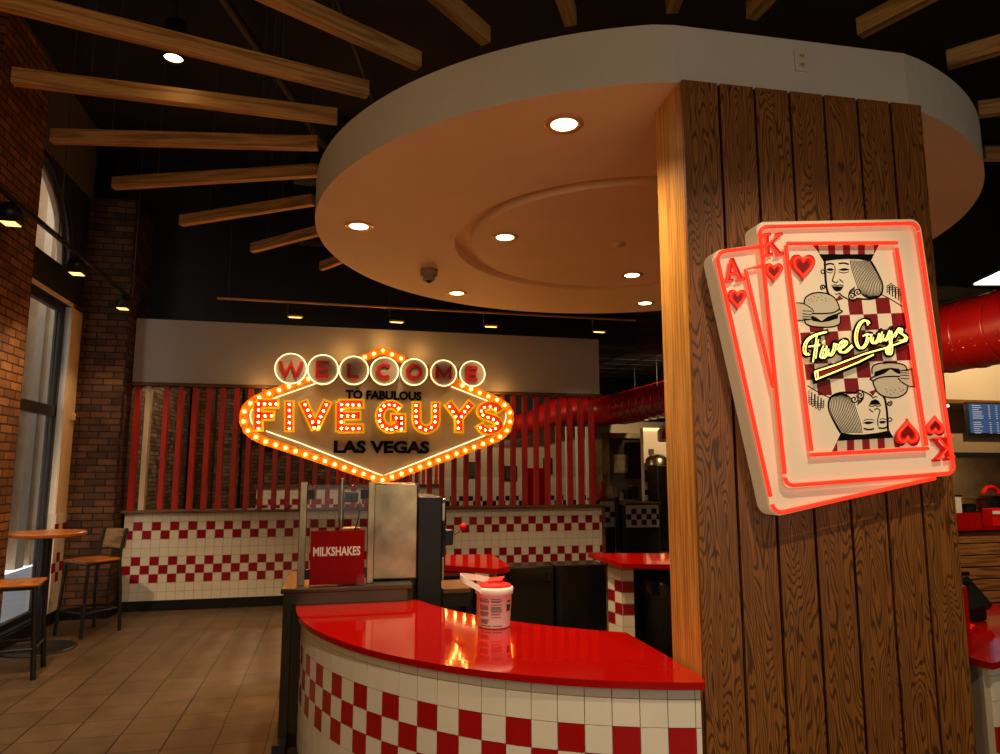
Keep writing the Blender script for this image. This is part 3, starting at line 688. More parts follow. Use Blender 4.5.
hat.poly([ka(205, 93), ka(622, 93), ka(590, 153), ka(250, 153)], 'art_cream', 1)
for q_ in ([(205, 93), (240, 93), (250, 150)], [(302, 93), (345, 93), (348, 153), (305, 153)], [(395, 93), (440, 93), (442, 153), (398, 153)], [(490, 93), (533, 93), (534, 153), (492, 153)], [(590, 93), (622, 93), (592, 150)]):
    hat.poly([ka(*p) for p in q_], 'ink_red', 2)
hat.poly([ka(248, 152), ka(592, 152), ka(570, 198), ka(500, 184), ka(430, 181), ka(350, 186), ka(275, 196)], 'ink_black', 3)
for k_, v in hat.mb.items(): v.build('striped_hat', k_[0], king)
hr = Art()
lf = [(440, 190), (452, 250), (475, 320), (492, 370), (520, 410), (560, 432)]
rt_ = [(572, 196), (608, 260), (640, 330), (644, 380), (625, 415), (575, 434)]
for i in range(17):
    t = i/16; hr.line([ka(a[0]*(1-t)+b[0]*t, a[1]*(1-t)+b[1]*t) for a, b in zip(lf, rt_)], .0030 if i < 16 else .006, 2)
hr.line([ka(*p) for p in rt_]+[ka(520, 434), ka(480, 430)], .007, 3)
for cx, cy, R in ((490, 392, 26), (452, 414, 24), (270, 360, 18)):
    hr.line([ka(cx+R*(1-t/14)*math.cos(t*.75+2), cy+R*(1-t/14)*math.sin(t*.75+2)) for t in range(13)], .005, 3)
hr.line([ka(268+11*math.cos(a), 262+11*math.sin(a)) for a in [i*.7 for i in range(10)]], .004, 3)
for k_, v in hr.mb.items(): v.build('hair', k_[0], king)
fc = Art()
fc.line([ka(281, 196), ka(285, 300), ka(296, 380), ka(310, 408)], .010, 2)
fc.line([ka(287, 218), ka(312, 211), ka(340, 217)], .007, 2); fc.line([ka(368, 212), ka(400, 208), ka(432, 216)], .007, 2)
for x0, x1 in ((290, 340), (365, 440)):
    m0 = (x0+x1)/2; fc.poly([ka(x0, 250), ka(m0-8, 240), ka(m0+12, 240), ka(x1, 250), ka(m0+8, 256), ka(m0-8, 256)], 'ink_black', 2)
    fc.line([ka(x0, 262), ka(m0, 270), ka(x1-8, 262)], .003, 2)
fc.line([ka(343, 225), ka(345, 262), ka(333, 305), ka(330, 320), ka(350, 332), ka(365, 322)], .0045, 2); fc.line([ka(372, 310), ka(388, 322), ka(396, 332)], .0045, 2)
fc.line([ka(322, 350), ka(345, 345), ka(360, 350), ka(378, 345), ka(400, 352)], .004, 2)
fc.poly([ka(326, 354), ka(398, 355), ka(386, 378), ka(360, 388), ka(340, 378)], 'ink_black', 2)
fc.line([ka(345, 400), ka(358, 404), ka(372, 396)], .004, 2); fc.line([ka(372, 396), ka(392, 416), ka(430, 436), ka(462, 446), ka(482, 430)], .006, 2)
fc.poly([ka(310, 410), ka(345, 434), ka(360, 428), ka(372, 408), ka(398, 434), ka(340, 452)], 'ink_red', 1)
for t in range(5): fc.line([ka(430+t*8, 400-t*3), ka(445+t*6, 375-t*5)], .003, 2)
for k_, v in fc.mb.items(): v.build('king_face', k_[0], king)
ck = Art(False)
def node(i, j):
    x = 525+104*i+15*j; y = 112+119*j-4*i; return (min(max(x, 118+.135*y), 925+.14*y), y)
for j in range(-1, 5):
    for i in range(-5, 6):
        if (i+j) % 2 == 0 or (j == -1 and i < 0) or (j == 4 and i > 0): continue
        c4 = [node(i, j), node(i+1, j), node(i+1, j+1), node(i, j+1)]
        if c4[1][0]-c4[0][0] < 8: continue
        ck.poly([kc(*p) for p in c4], 'ink_red', 1)
for k_, v in ck.mb.items(): v.build('checker_robe', k_[0], king)
bg = Art()
bg.poly([ka(*p) for p in [(95, 455), (150, 450), (175, 412), (225, 393), (290, 396), (345, 425), (372, 490), (392, 512), (376, 540), (378, 590), (330, 610), (220, 610), (160, 590), (110, 572)]], 'art_cream', 2)
bg.line([ka(*p) for p in [(150, 478), (160, 425), (215, 396), (285, 398), (340, 425), (368, 475), (368, 500), (320, 522), (205, 524), (160, 500), (150, 478)]], .006, 3)
bg.line([ka(*p) for p in [(366, 498), (390, 512), (360, 530)]], .006, 3)
bg.poly([ka(*p) for p in [(190, 532), (225, 548), (262, 572), (300, 545), (330, 534), (368, 522), (364, 555), (310, 573), (262, 580), (205, 572)]], 'ink_black', 3)
bg.line([ka(*p) for p in [(152, 566), (165, 592), (215, 608), (320, 610), (374, 590), (378, 545)]], .006, 3)
for x, y in ((195, 432), (215, 418), (240, 425), (262, 415), (285, 430), (232, 442), (262, 440), (205, 448), (290, 447), (180, 440)): bg.line([ka(x-3, y-2), ka(x+3, y+2)], .003, 3, sm=False)
bg.poly([ka(*p) for p in [(100, 458), (145, 465), (205, 498), (212, 512), (198, 525), (205, 535), (196, 550), (150, 568), (106, 568)]], 'art_cream', 4)
bg.line([ka(100, 458), ka(145, 464), ka(190, 490), ka(212, 514)], .004, 5)
for y in (512, 532, 548, 562): bg.line([ka(140, y-4), ka(198, y)], .0035, 5, sm=False)
bg.line([ka(106, 570), ka(150, 566), ka(195, 560)], .004, 5)
bg.line([ka(636, 405), ka(700, 438), ka(770, 482)], .004, 2)
for i, x in enumerate((672, 690, 708, 728, 745)):
    y0 = 395+i*12; y1 = 340+abs(i-1)*12
    bg.line([ka(x, y0), ka(x, y1), ka(x+8, y1-6), ka(x+15, y1+2), ka(x+15, y0+10)], .003, 2, sm=False)
    for t in (12, 24, 36): bg.line([ka(x, y1+t), ka(x+8, y1+t-4), ka(x+15, y1+t+2)], .0025, 2, sm=False)
for k_, v in bg.mb.items(): v.build('burger_in_hand', k_[0], king)
# hearts and letters
def heart(cx, cy, w, h, d, parent, flip=False):
    def shp(s, dd, off=(0, 0)):
        P = []
        for i in range(40):
            t = 2*PI*i/40; x = 16*math.sin(t)**3; y = 13*math.cos(t)-5*math.cos(2*t)-2*math.cos(3*t)-math.cos(4*t)
            sg1 = -1 if flip else 1; P.append(at_col(cx+off[0]+sg1*x/32*w*s, cy+off[1]-sg1*(y+2.5)/29*h*s, dd))
        return P
    hb = MB().prism(shp(1.06, d+.003, (-.8, .8)), -CN*.002).build('heart', 'ink_black', parent)
    MB().prism(shp(1, d+.016), -CN*.012).build('heart_face', 'letter_red', hb)
    MB().prism(shp(.5, d+.018), -CN*.002).build('heart_centre', 'ink_red', hb)
    P = shp(.78, d+.020); MB().tube(P, .006, 6, closed=True).build('heart_neon', 'neon_red', hb)
def slabletter(strokes, d, parent, flip=False, name='letter'):
    m1 = MB()
    for s_ in strokes:
        P = [at_col(695+x/5.8, 215+y/5.8, d+.001) for x, y in s_]
        if flip: P = [rot(p)+Vector((0, 0, -.020))-CU*.004 for p in P]
        m1.ribbon(P, .012, CN, .016)
    lo = m1.build(name, 'letter_red', parent); m2 = MB()
    for s_ in strokes:
        P = [at_col(695+x/5.8, 215+y/5.8, d+.020) for x, y in s_]
        if flip: P = [rot(p)+Vector((0, 0, -.020))-CU*.004 for p in P]
        m2.tube(P, .0042, 6)
    m2.build('letter_neon', 'neon_red', lo)
A_ = [[(207, 256), (186, 384)], [(207, 256), (262, 376)], [(194, 346), (246, 338)], [(170, 388), (212, 382)], [(240, 379), (284, 372)]]
K_ = [[(408, 120), (416, 232)], [(388, 121), (430, 116)], [(398, 236), (440, 231)], [(482, 118), (414, 182)], [(432, 168), (486, 229)], [(462, 117), (497, 114)], [(465, 233), (504, 228)]]
slabletter(A_, AD, ace); slabletter(K_, KD, king); slabletter(K_, KD, king, True)
heart(737.6, 299.5, 18, 20, AD, ace); heart(774, 272.5, 18.5, 19, KD, king); heart(803.4, 267.4, 24, 26, KD, king)
heart(935.5, 425, 18.5, 19, KD, king, True); heart(908, 431.5, 24, 26, KD, king, True)
# yellow script
script = [[(352, 240), (300, 250), (240, 272), (198, 305), (178, 350), (180, 395), (198, 412), (215, 400)], [(278, 268), (268, 330), (258, 400), (248, 468)], [(215, 352), (255, 345), (300, 336)],
          [(328, 345), (312, 385), (302, 425), (318, 436), (340, 410), (352, 380)], [(352, 345), (350, 390), (362, 418), (385, 405), (402, 365), (408, 328), (425, 350)],
          [(425, 372), (468, 352), (492, 322), (478, 304), (452, 325), (440, 360), (452, 392), (485, 392), (520, 362), (542, 340)],
          [(662, 190), (655, 162), (632, 152), (600, 172), (575, 220), (565, 280), (575, 335), (602, 365), (635, 340), (652, 300), (655, 262)], [(625, 272), (655, 258), (682, 262)],
          [(692, 258), (685, 300), (696, 326), (718, 318), (738, 285), (746, 250), (744, 300), (758, 318)], [(770, 240), (762, 280), (775, 305), (800, 290), (825, 232), (826, 300), (832, 370), (822, 408), (802, 400), (800, 370), (830, 335)],
          [(840, 300), (868, 250), (895, 213), (908, 222), (905, 248), (930, 265), (945, 285), (928, 302), (898, 306)]]
ln = [[(262, 540), (420, 490), (640, 405), (800, 360), (955, 306)], [(262, 540), (270, 600), (430, 535), (590, 470), (705, 412)], [(282, 540), (286, 590)]]
sc_ = MB(); sh = MB()
for s_ in script+ln:
    sm_ = s_ not in ln
    P = [at_col(*kc(*p), KD+.034) for p in s_]; Q = [at_col(*kc(p[0]-5, p[1]+5), KD+.006) for p in s_]
    if sm_: P = smooth_pts(P, 4); Q = smooth_pts(Q, 4)
    sc_.tube(P, .0032, 6)
    if sm_: sc_.tube([p+CU*.0105+Vector((0, 0, -.001)) for p in P[2:-2]], .0024, 6)
    sh.ribbon(Q, .024, CN, .018)
sc_.tube([at_col(*kc(330, 312), KD+.034), at_col(*kc(334, 314), KD+.034)], .006, 6)
so = sh.build('script_backing', 'ink_black', king); sc_.build('script_neon', 'neon_yellow', so)
MB().prism([at_col(*kc(*p), KD+.03) for p in ((290, 548), (690, 412), (440, 515), (292, 584))], -CN*.004).build('dark_wedge', 'ink_red', so)

# ================================================================== TILED CURVED COUNTER
def sector(mb, r0, r1, a0, a1, z0, z1, n=48, mi=0):
    vs = []; fs = []
    for k in range(n+1):
        a = math.radians(a0+(a1-a0)*k/n)
        for r, z in ((r0, z0), (r1, z0), (r1, z1), (r0, z1)): vs.append((CX+r*math.cos(a), CY_+r*math.sin(a), z))
    for k in range(n):
        for j in range(4): fs.append((k*4+j, k*4+(j+1) % 4, (k+1)*4+(j+1) % 4, (k+1)*4+j))
    fs += [(0, 1, 2, 3), (n*4+3, n*4+2, n*4+1, n*4)]
    return mb.add(vs, fs, mi)
def arc2(c, r, a0, a1, n=48): return [(c[0]+r*math.cos(math.radians(a0+(a1-a0)*i/n)), c[1]+r*math.sin(math.radians(a0+(a1-a0)*i/n))) for i in range(n+1)]
PAT7 = [0, 0, 1, 2, 1, 0, 0]
def flatprism(pl, z0, z1): return MB().prism([(x, y, z0) for x, y in pl], (0, 0, z1-z0))
def facing(c, r, a0, a1, toff):
    m_ = MB(); da = math.degrees(.108/r); n = int(abs(a1-a0)/da)+1
    for i in range(n):
        b1 = a1-(i-.78)*da if i else a1; b0 = max(a1-(i+.22)*da+.09, a0)
        if b1 <= b0: continue
        for j in range(-1, 7):
            z0 = max(.121, .177+j*.1055); z1 = min(.177+j*.1055+.1025, .851); k = PAT7[j] if j >= 0 else 0; vs = []
            for a in (b0, b1):
                a = math.radians(a)
                for q_, z in ((r-.012, z0), (r, z0), (r, z1), (r-.012, z1)): vs.append((c[0]+q_*math.cos(a), c[1]+q_*math.sin(a), z))
            m_.add(vs, [(0, 1, 2, 3), (7, 6, 5, 4), (0, 4, 5, 1), (1, 5, 6, 2), (2, 6, 7, 3), (3, 7, 4, 0)], 1 if k and (i+k+toff) % 2 == 0 else 0)
    return m_
t = thing('tiled_counter', (.5, 3.6, 0), 'curved red-topped counter faced with white and red checkered tiles, left of the planked column', 'counter')
OC, IC = (1.822, 4.547), (2.442, 5.158)
flatprism(arc2(OC, 2.03, -181, -101.3)+[(1.458, 2.66)]+arc2(IC, 2.007, 240.8, 198, 32), .854, .882).build('red_top', 'red_laminate', t)
flatprism(arc2(OC, 1.985, -181, -101.8)+[(1.45, 2.66)]+arc2(IC, 2.04, 240.5, 198.5, 32), .12, .853).build('counter_body', 'grout', t)
flatprism(arc2(OC, 1.96, -181, -102)+[(1.44, 2.66)]+arc2(IC, 2.06, 240.0, 198.5, 32), 0, .12).build('kick_base', 'base_tile', t)
facing(OC, 1.997, -180.8, -101.6, 0).build('tile_facing', ['tile_white', 'tile_red'], t)
t = thing('tiled_counter', (3.4, 3.2, 0), 'red-topped tiled counter at the right edge, right of the planked column', 'counter')
DC = (2.134, CY_)
flatprism(arc2(DC, 2.465, -75.4, -35)+arc2(DC, 1.63, -35, -68.0, 32)+[(2.745, 2.60)], .854, .882).build('red_top', 'red_laminate', t)
flatprism(arc2(DC, 2.415, -75.0, -35)+arc2(DC, 1.68, -35, -67.5, 32)+[(2.77, 2.65)], .12, .853).build('counter_body', 'grout', t)
flatprism(arc2(DC, 2.395, -74.8, -35)+arc2(DC, 1.70, -35, -67, 32)+[(2.77, 2.68)], 0, .12).build('kick_base', 'base_tile', t)
facing(DC, 2.427, -74.9, -35, 1).build('tile_facing', ['tile_white', 'tile_red'], t)
rp = MB(); rp.prism([(2.735, 2.62, .885), (2.90, 2.95, .885), (2.92, 2.94, .885), (2.755, 2.61, .885)], (0, 0, .30))
tag(rp.build('red_divider', 'red_laminate'), 'upright red divider standing on the right-edge counter against the column', 'divider')
tag(MB().prism([(2.9, 2.8, .884), (3.25, 3.05, .884), (3.3, 3.25, .884), (3.02, 3.15, .884)], (0, 0, .02)).build('red_tray', 'red_plastic'), 'red tray lying flat on the right-edge counter behind the divider', 'tray')
t = thing('card_terminal', (3.42, 3.25, .882), 'black payment terminal on the counter at the right edge', 'payment terminal')
MB().bbox(3.34, 3.20, .884, 3.50, 3.34, .94, .01).build('base', 'black_plastic', t)
MB().prism([(3.33, 3.19, .94), (3.53, 3.19, .97), (3.53, 3.33, 1.10), (3.33, 3.33, 1.07)], (0, .02, -.03)).build('tilted_screen', 'black_plastic', t)
MB().tube(smooth_pts([(3.34, 3.2, .94), (3.25, 3.15, 1.05), (3.3, 3.25, 1.12), (3.5, 3.3, 1.12)], 5), .012, 6).build('cord', 'black_plastic', t)

# ================================================================== MILKSHAKE STATION
ms = thing('serving_station', (.1, 4.85, 0), 'stainless steel serving stand at the left end of the curved counter', 'serving station')
MB().box(-.285, 4.53, .12, -.235, 5.25, .956).box(-.235, 5.2, .12, .5, 5.25, .956).box(-.235, 4.60, .12, .5, 4.62, .956).build('side_panel', 'steel_dark', ms)
MB().box(-.31, 4.42, 0, -.235, 5.27, .12).build('foot', 'black_metal', ms)
MB().bbox(-.30, 4.50, .955, .50, 5.28, .985, .006).build('top', 'steel_dark', ms)
MB().box(-.235, 4.53, .884, .47, 4.545, .956).build('apron', 'steel_dark', ms)
MB().prism([(.47, 4.52, .883), (.50, 4.56, .883), (.50, 4.62, .883), (.47, 4.54, .883)], (0, 0, .074)).build('corner_apron', 'steel', ms)
gd = thing('glass_guard', (.05, 4.6, .985), 'glass sneeze guard between two steel posts behind the milkshakes sign', 'glass guard')
for x in (-.19, .235): MB().bbox(x-.022, 4.60, .985, x+.022, 4.645, 1.625, .004).build('post', 'steel', gd)
MB().box(-.165, 4.618, 1.02, .21, 4.626, 1.605).build('glass_panel', 'clear_glass', gd)
for x in (-.15, .19):
    for z in (1.545, 1.05): MB().box(x-.026, 4.606, z-.03, x+.026, 4.638, z+.03).build('clamp', 'black_plastic', gd)
bx = at_y(311, 531, 4.58); bx2 = at_y(364, 580, 4.58)
sg_ = thing('milkshakes_sign', ((bx.x+bx2.x)/2, 4.58, .985), 'square red sign with white lettering MILKSHAKES leaning on the glass guard', 'sign')
MB().bbox(bx.x, 4.575, .99, bx2.x, 4.587, bx.z, .002).build('red_board', 'milkshake_red', sg_)
a = at_y(313, 556.5, 4.575); b = at_y(360.5, 546, 4.575); tm = MB()
text_into(tm, 'MILKSHAKES', lambda x, y: Vector((x, 4.575, y)), a.x, b.x, a.z, b.z, (0, -.003, 0), .03)
tm.build('lettering', 'white_plastic', sg_)
for x in (bx.x+.02, bx2.x-.02): MB().box(x-.024, 4.55, .986, x+.024, 4.56, 1.05).box(x-.024, 4.55, .986, x+.024, 4.60, .992).build('acrylic_stand', 'clear_glass', sg_)
cb = thing('steel_cabinet', (.4, 4.9, .985), 'tall brushed stainless steel cabinet standing on the serving station beside the black drink machine', 'cabinet')
MB().bbox(.24, 4.70, .99, .545, 5.15, 1.61, .008).build('body', 'steel', cb)
MB().box(.27, 4.694, 1.0, .535, 4.70, 1.60).build('door', 'steel', cb)
MB().box(.548, 4.72, 1.55, .556, 4.76, 1.68).build('hinge_strip', 'steel_dark', cb)
sk = thing('shake_mixer', (.03, 5.0, .985), 'steel shake mixer with black heads standing behind the glass guard', 'mixer')
MB().bbox(.04, 4.95, .99, .19, 5.15, 1.30, .02).build('body', 'steel', sk)
MB().bbox(.07, 4.92, 1.48, .16, 5.05, 1.55, .01).build('mixer_head', 'black_plastic', sk)
MB().tube([(.05, 5.08, 1.30), (.05, 5.08, 1.64)], .018, 10).build('spindle_post', 'steel', sk)
MB().tube(smooth_pts([(.17, 4.93, 1.48), (.16, 4.93, 1.35), (.11, 4.93, 1.2), (.12, 4.93, 1.0)], 5), .005, 5).build('cord', 'black_plastic', sk)
MB().lathe((-.03, 5.0, .985), [(.001, 0), (.05, 0), (.055, .1), (.001, .1)], 16).build('mixing_cup', 'steel', sk)
for i, (x, z, h) in enumerate(((-.12, 0, .05), (-.02, 0, .07))): pass
dm = thing('drink_machine', (.66, 5.05, 0), 'tall black drink machine right of the steel cabinet with a red ball lever', 'drink machine')
MB().bbox(.565, 4.86, .02, .735, 5.5, 1.515, .008).build('housing', 'black_plastic', dm)
MB().bbox(.735, 4.88, 1.02, .765, 5.4, 1.50, .006).build('front_face', 'gloss_black', dm)
MB().box(.737, 4.862, 1.35, .752, 4.90, 1.47).build('steel_badge', 'steel', dm); MB().box(.74, 4.872, .95, .752, 4.90, 1.10).build('steel_badge', 'steel', dm)
lv = MB().bbox(.76, 4.95, 1.17, .83, 5.02, 1.28, .01).build('tap_bracket', 'black_plastic', dm)
c0 = at_y(447, 540, 4.98); c1 = at_y(463, 527, 4.98)
MB().tube([c0, c1], .009, 8).build('lever', 'steel', lv); MB().sphere(c1, .026, 14).build('lever_ball', 'red_plastic', lv)

# bucket
bk = thing('bucket', (.843, 3.70, .883), 'white plastic bucket with printed label and red flip lid on the red counter', 'bucket')
MB().lathe((.843, 3.70, .884), [(.001, 0), (.080, 0), (.084, .006), (.093, .165), (.100, .168), (.102, .195), (.096, .205), (.001, .205)], 40).build('tub', 'white_plastic', bk)
ld = MB().lathe((.843, 3.70, 1.089), [(.001, .022), (.05, .020), (.088, .008), (.094, 0), (.001, 0)], 40).build('lid', 'red_plastic', bk)
MB().prism([(.80, 3.67, 1.108), (.87, 3.655, 1.110), (.90, 3.70, 1.128), (.82, 3.72, 1.118)], (0, 0, .010)).build('flip_tab', 'red_plastic', ld)
sm = MB()
hp = smooth_pts([(.90, 3.76, 1.07), (.82, 3.82, 1.09), (.72, 3.76, 1.115), (.655, 3.68, 1.13), (.67, 3.63, 1.115), (.735, 3.63, 1.08), (.76, 3.635, 1.06)], 5)
up_ = Vector((0, 0, .032)); n = len(hp); sm.add([p for p in hp]+[p+up_ for p in hp], [(i, i+1, n+i+1, n+i) for i in range(n-1)])
so = sm.build('carry_handle', 'white_plastic', bk); md = so.modifiers.new('t', 'SOLIDIFY'); md.thickness = .005
def onb(a, z, r=.0): rr_ = .0845+(z-.006)/.159*.009+r; return Vector((.843+rr_*math.cos(a), 3.70+rr_*math.sin(a), .884+z))
pr = MB()
base_a = math.atan2(-3.70, -.843)
def prow(a0, a1, z, h, m=0):
    n_ = 4
    for i in range(n_):
        u, v = base_a+a0+(a1-a0)*i/n_, base_a+a0+(a1-a0)*(i+1)/n_
        pr.add([onb(u, z, .0006), onb(v, z, .0006), onb(v, z+h, .0006), onb(u, z+h, .0006)], [(0, 1, 2, 3)], m)
for blk, (a0, a1) in enumerate(((-.95, -.28), (-.18, .5))):
    for z in ([.148, .139, .133, .118, .112, .106, .100, .094, .082, .076, .070, .064, .044, .038, .032, .026] if blk == 0 else [.148, .139, .133, .120, .108, .102, .096, .090, .084, .074, .068, .056]):
        prow(a0, a1-random.random()*.15, z, .0032, 1 if z in (.118, .068) else 0)
prow(.8, 1.15, .085, .035); prow(.85, 1.1, .13, .01); prow(-.95, -.2, .012, .004); prow(-.1, .5, .012, .004)
pr.build('label_print', ['print_ink', 'red_plastic'], bk)

# ================================================================== INNER COUNTERS, CABINETS, BIN
ic = thing('red_worktop', (1.1, 6.0, .87), 'red worktop between the drink machine and the checkered half wall', 'counter')
tp = [at_z(443, 555, .9), at_z(492, 554, .9), at_z(510, 566, .9), at_z(497, 569, .9), at_z(443, 565, .9), at_z(420, 565, .9), at_z(420, 555, .9)]
MB().prism([p-Vector((0, 0, .045)) for p in tp], (0, 0, .045)).build('red_top', 'red_laminate', ic)
MB().box(.75, 5.7, 0, 1.15, 6.3, .85).build('black_base', 'gloss_black', ic)
lg = at_z(492, 570, .86); MB().box(lg.x-.02, lg.y, 0, lg.x+.02, lg.y+.04, .855).build('leg', 'steel', ic)
ws = thing('side_shelf', (.98, 5.5, .8), 'small brown wooden shelf on black frame beside the drink machine', 'shelf')
MB().prism([(.80, 5.2, .80), (1.0, 5.2, .80), (1.12, 5.62, .80), (.80, 5.62, .80)], (0, 0, .03)).build('shelf_board', 'ledge_wood', ws)
MB().prism([(.80, 5.22, .70), (.99, 5.22, .70), (1.10, 5.6, .70), (.80, 5.6, .70)], (0, 0, .10)).build('frame', 'black_metal', ws)
MB().box(.84, 5.25, 0, .88, 5.29, .7).box(1.04, 5.55, 0, 1.08, 5.59, .7).build('leg', 'black_metal', ws)
CYY = 6.95; xa, xb, xc = at_y(497, 566, CYY).x, at_y(555, 566, CYY).x, at_y(606, 566, CYY).x; ct_ = at_y(555, 566, CYY).z
for i, (x0, x1, y0, zt, lb) in enumerate(((xa, xb-.012, CYY, ct_, 'left glossy black low cabinet standing before the checkered half wall'), (xb+.012, xc, CYY, ct_, 'right glossy black low cabinet standing before the checkered half wall'), (3.95, 5.1, 8.8, .5, 'black cabinet in the passage beyond the end of the half wall'))):
    b = thing('black_cabinet', ((x0+x1)/2, y0+.2, 0), lb, 'cabinet', 'low black cabinets')
    MB().bbox(x0, y0, 0, x1, y0+.35, zt, .008).build('body', 'gloss_black', b)
    MB().box(x0+.02, y0-.012, .04, x1-.02, y0, zt-.02).build('door', 'gloss_black', b)
    MB().box(x1-.08, y0-.03, zt-.14, x1-.05, y0-.012, zt-.06).build('handle', 'steel_dark', b)
# right inner counter: red top on a tiled pier
rc = thing('red_worktop', (2.9, 6.1, .87), 'red worktop on a tiled pier, left of the planked column', 'counter')
tp = [at_z(588, 553, .9), at_z(622, 563.5, .9), at_z(680, 564.5, .9), at_z(700, 553.5, .9)]
MB().prism([p-Vector((0, 0, .04)) for p in tp], (0, 0, .04)).build('red_top', 'red_laminate', rc)
pc = at_z(623, 563.5, .86); pl = Vector((-.045, .22, 0)); prt = Vector((.085, -.02, 0))
pier = MB(); q = [pc+Vector((0, .03, -.86)), pc+Vector((0, .03, -.86))+pl, pc+Vector((0, .03, -.86))+pl+Vector((.3, .1, 0)), pc+Vector((0, .03, -.86))+prt+Vector((.02, 0, 0))]
pier.prism(q, (0, 0, .85)).build('pier_core', 'grout', rc)
tf = MB(); o0 = q[0]; e1 = pl/2; e2 = (q[3]-q[0])/1.3; nl = Vector((-e1.y, e1.x, 0)).normalized(); nr_ = Vector((e2.y, -e2.x, 0)).normalized()
if nl.dot(Vector((-1, -1, 0))) < 0: nl = -nl
if nr_.y > 0: nr_ = -nr_
for j in range(8):
    for i in range(2):
        p = o0+e1*(i+.5)+Vector((0, 0, .05+j*.1)); tf.obox(p+Vector((0, 0, .0)), e1*.48, nl*.006, Vector((0, 0, .047)), 1 if j in (4, 5, 6, 3) and (i+j) % 2 == 0 else 0)
    p = o0+e2*.65+Vector((0, 0, .05+j*.1)); tf.obox(p, e2*.62, nr_*.006, Vector((0, 0, .047)), 1 if j in (4, 6) else 0)
tf.build('tile_facing', ['tile_white', 'tile_crimson'], rc)
MB().box(2.68, 6.25, 0, 4.2, 6.3, .85).build('back_panel', 'black_paint', rc)
tb = thing('trash_bin', (2.98, 5.95, 0), 'black trash bin with a crumpled liner bag under the right red worktop', 'trash bin')
MB().lathe((2.98, 5.95, 0), [(.001, 0), (.19, 0), (.23, .68), (.24, .69), (.235, .71), (.21, .71)], 24).build('bin', 'black_plastic', tb)
n = 28; rg = []
for (r, z, w_) in ((.242, .60, .015), (.25, .68, .012), (.245, .74, .01), (.22, .75, .006)): rg.append([(2.98+(r+w_*math.sin(k*5+z*40))*math.cos(2*PI*k/n), 5.95+(r+w_*math.sin(k*5+z*40))*math.sin(2*PI*k/n), z+w_*math.sin(k*3)) for k in range(n)])
bgm = MB(); bgm.add([p for r in rg for p in r], [(i*n+k, i*n+(k+1) % n, (i+1)*n+(k+1) % n, (i+1)*n+k) for i in range(3) for k in range(n)], 0, True); bgm.build('liner_bag', 'bag_plastic', tb)

# ================================================================== LEFT SEATING
tt = thing('bar_table', (-2.715, 7.72, 0), 'round wooden high table on a black pedestal by the left window', 'table')
MB().lathe((-2.715, 7.72, 0), [(.001, 1.06), (.32, 1.06), (.333, 1.068), (.333, 1.092), (.325, 1.10), (.001, 1.10)], 48, smooth=False).build('tabletop', 'table_wood', tt)
MB().tube([(-2.715, 7.72, .02), (-2.715, 7.72, 1.06)], .045, 16).build('pedestal', 'black_metal', tt)
MB().lathe((-2.715, 7.72, 0), [(.001, .03), (.06, .03), (.28, .018), (.32, .012), (.325, 0), (.001, 0)], 48).build('base_plate', 'black_metal', tt)
def stool(name, loc, rz, label):
    t = thing(name, (0, 0, 0), label, 'bar stool', 'bar stools with wooden backs')
    S = .195
    legs = {}
    for sx in (-1, 1):
        for sy in (-1, 1):
            top = Vector((sx*S*.92, sy*S*.88, .735)); bot = Vector((sx*(S+.01), sy*(S+.02), 0))
            if sy == 1: MB().tube([bot, Vector((bot.x, bot.y-.02, .4)), top+Vector((0, .01, 0)), top+Vector((0, .015, .1)), top+Vector((0, .065, .335))], .021, 4).build('leg', 'black_metal', t)
            else: MB().tube([bot, top], .021, 4).build('leg', 'black_metal', t)
    m1 = MB(); m1.bbox(-S, -S, .735, S, S, .765, .012); m1.build('seat', 'table_wood', t)
    MB().box(-S*.93, -S*.93, .712, S*.93, S*.93, .735).build('seat_frame', 'black_metal', t)
    z = .22
    for a, b in (((-S, -S-.01), (S, -S-.01)), ((-S, -S), (-S, S)), ((S, -S), (S, S)), ((-S, S), (S, S))):
        MB().tube([(a[0], a[1], z+.02), (b[0], b[1], z+.02)], .014, 4).build('stretcher', 'black_metal', t)
    bk_ = MB(); P = [Vector((x, S*.9+.045+.03*(1-(x/S)**2)*0.6, 0)) for x in [-S*.92+S*1.84*i/8 for i in range(9)]]
    V = [p+Vector((0, 0, .855)) for p in P]+[p+Vector((0, .03, 1.06)) for p in P]+[p+Vector((0, .012, .855)) for p in P]+[p+Vector((0, .042, 1.06)) for p in P]
    fs = []
    for i in range(8): fs += [(i, i+1, 9+i+1, 9+i), (18+i, 27+i, 28+i, 19+i), (i, 18+i, 19+i, i+1), (9+i, 10+i, 28+i, 27+i)]
    fs += [(0, 9, 27, 18), (8, 26, 35, 17)]
    bk_.add(V, fs); bk_.build('backrest', 'chair_back_wood', t)
    t.location = loc; t.rotation_euler = (0, 0, rz); return t
s1 = stool('bar_stool', (-2.49, 8.36, 0), math.radians(-38), 'bar stool standing in front of the brick pier, its pale wooden back in view')
s2_ = copy_tree(s1); s2_.location = (-2.60, 6.80, 0); s2_.rotation_euler = (0, 0, math.radians(100)); s2_['label'] = 'bar stool cut by the left edge of the picture, nearer than the round table'

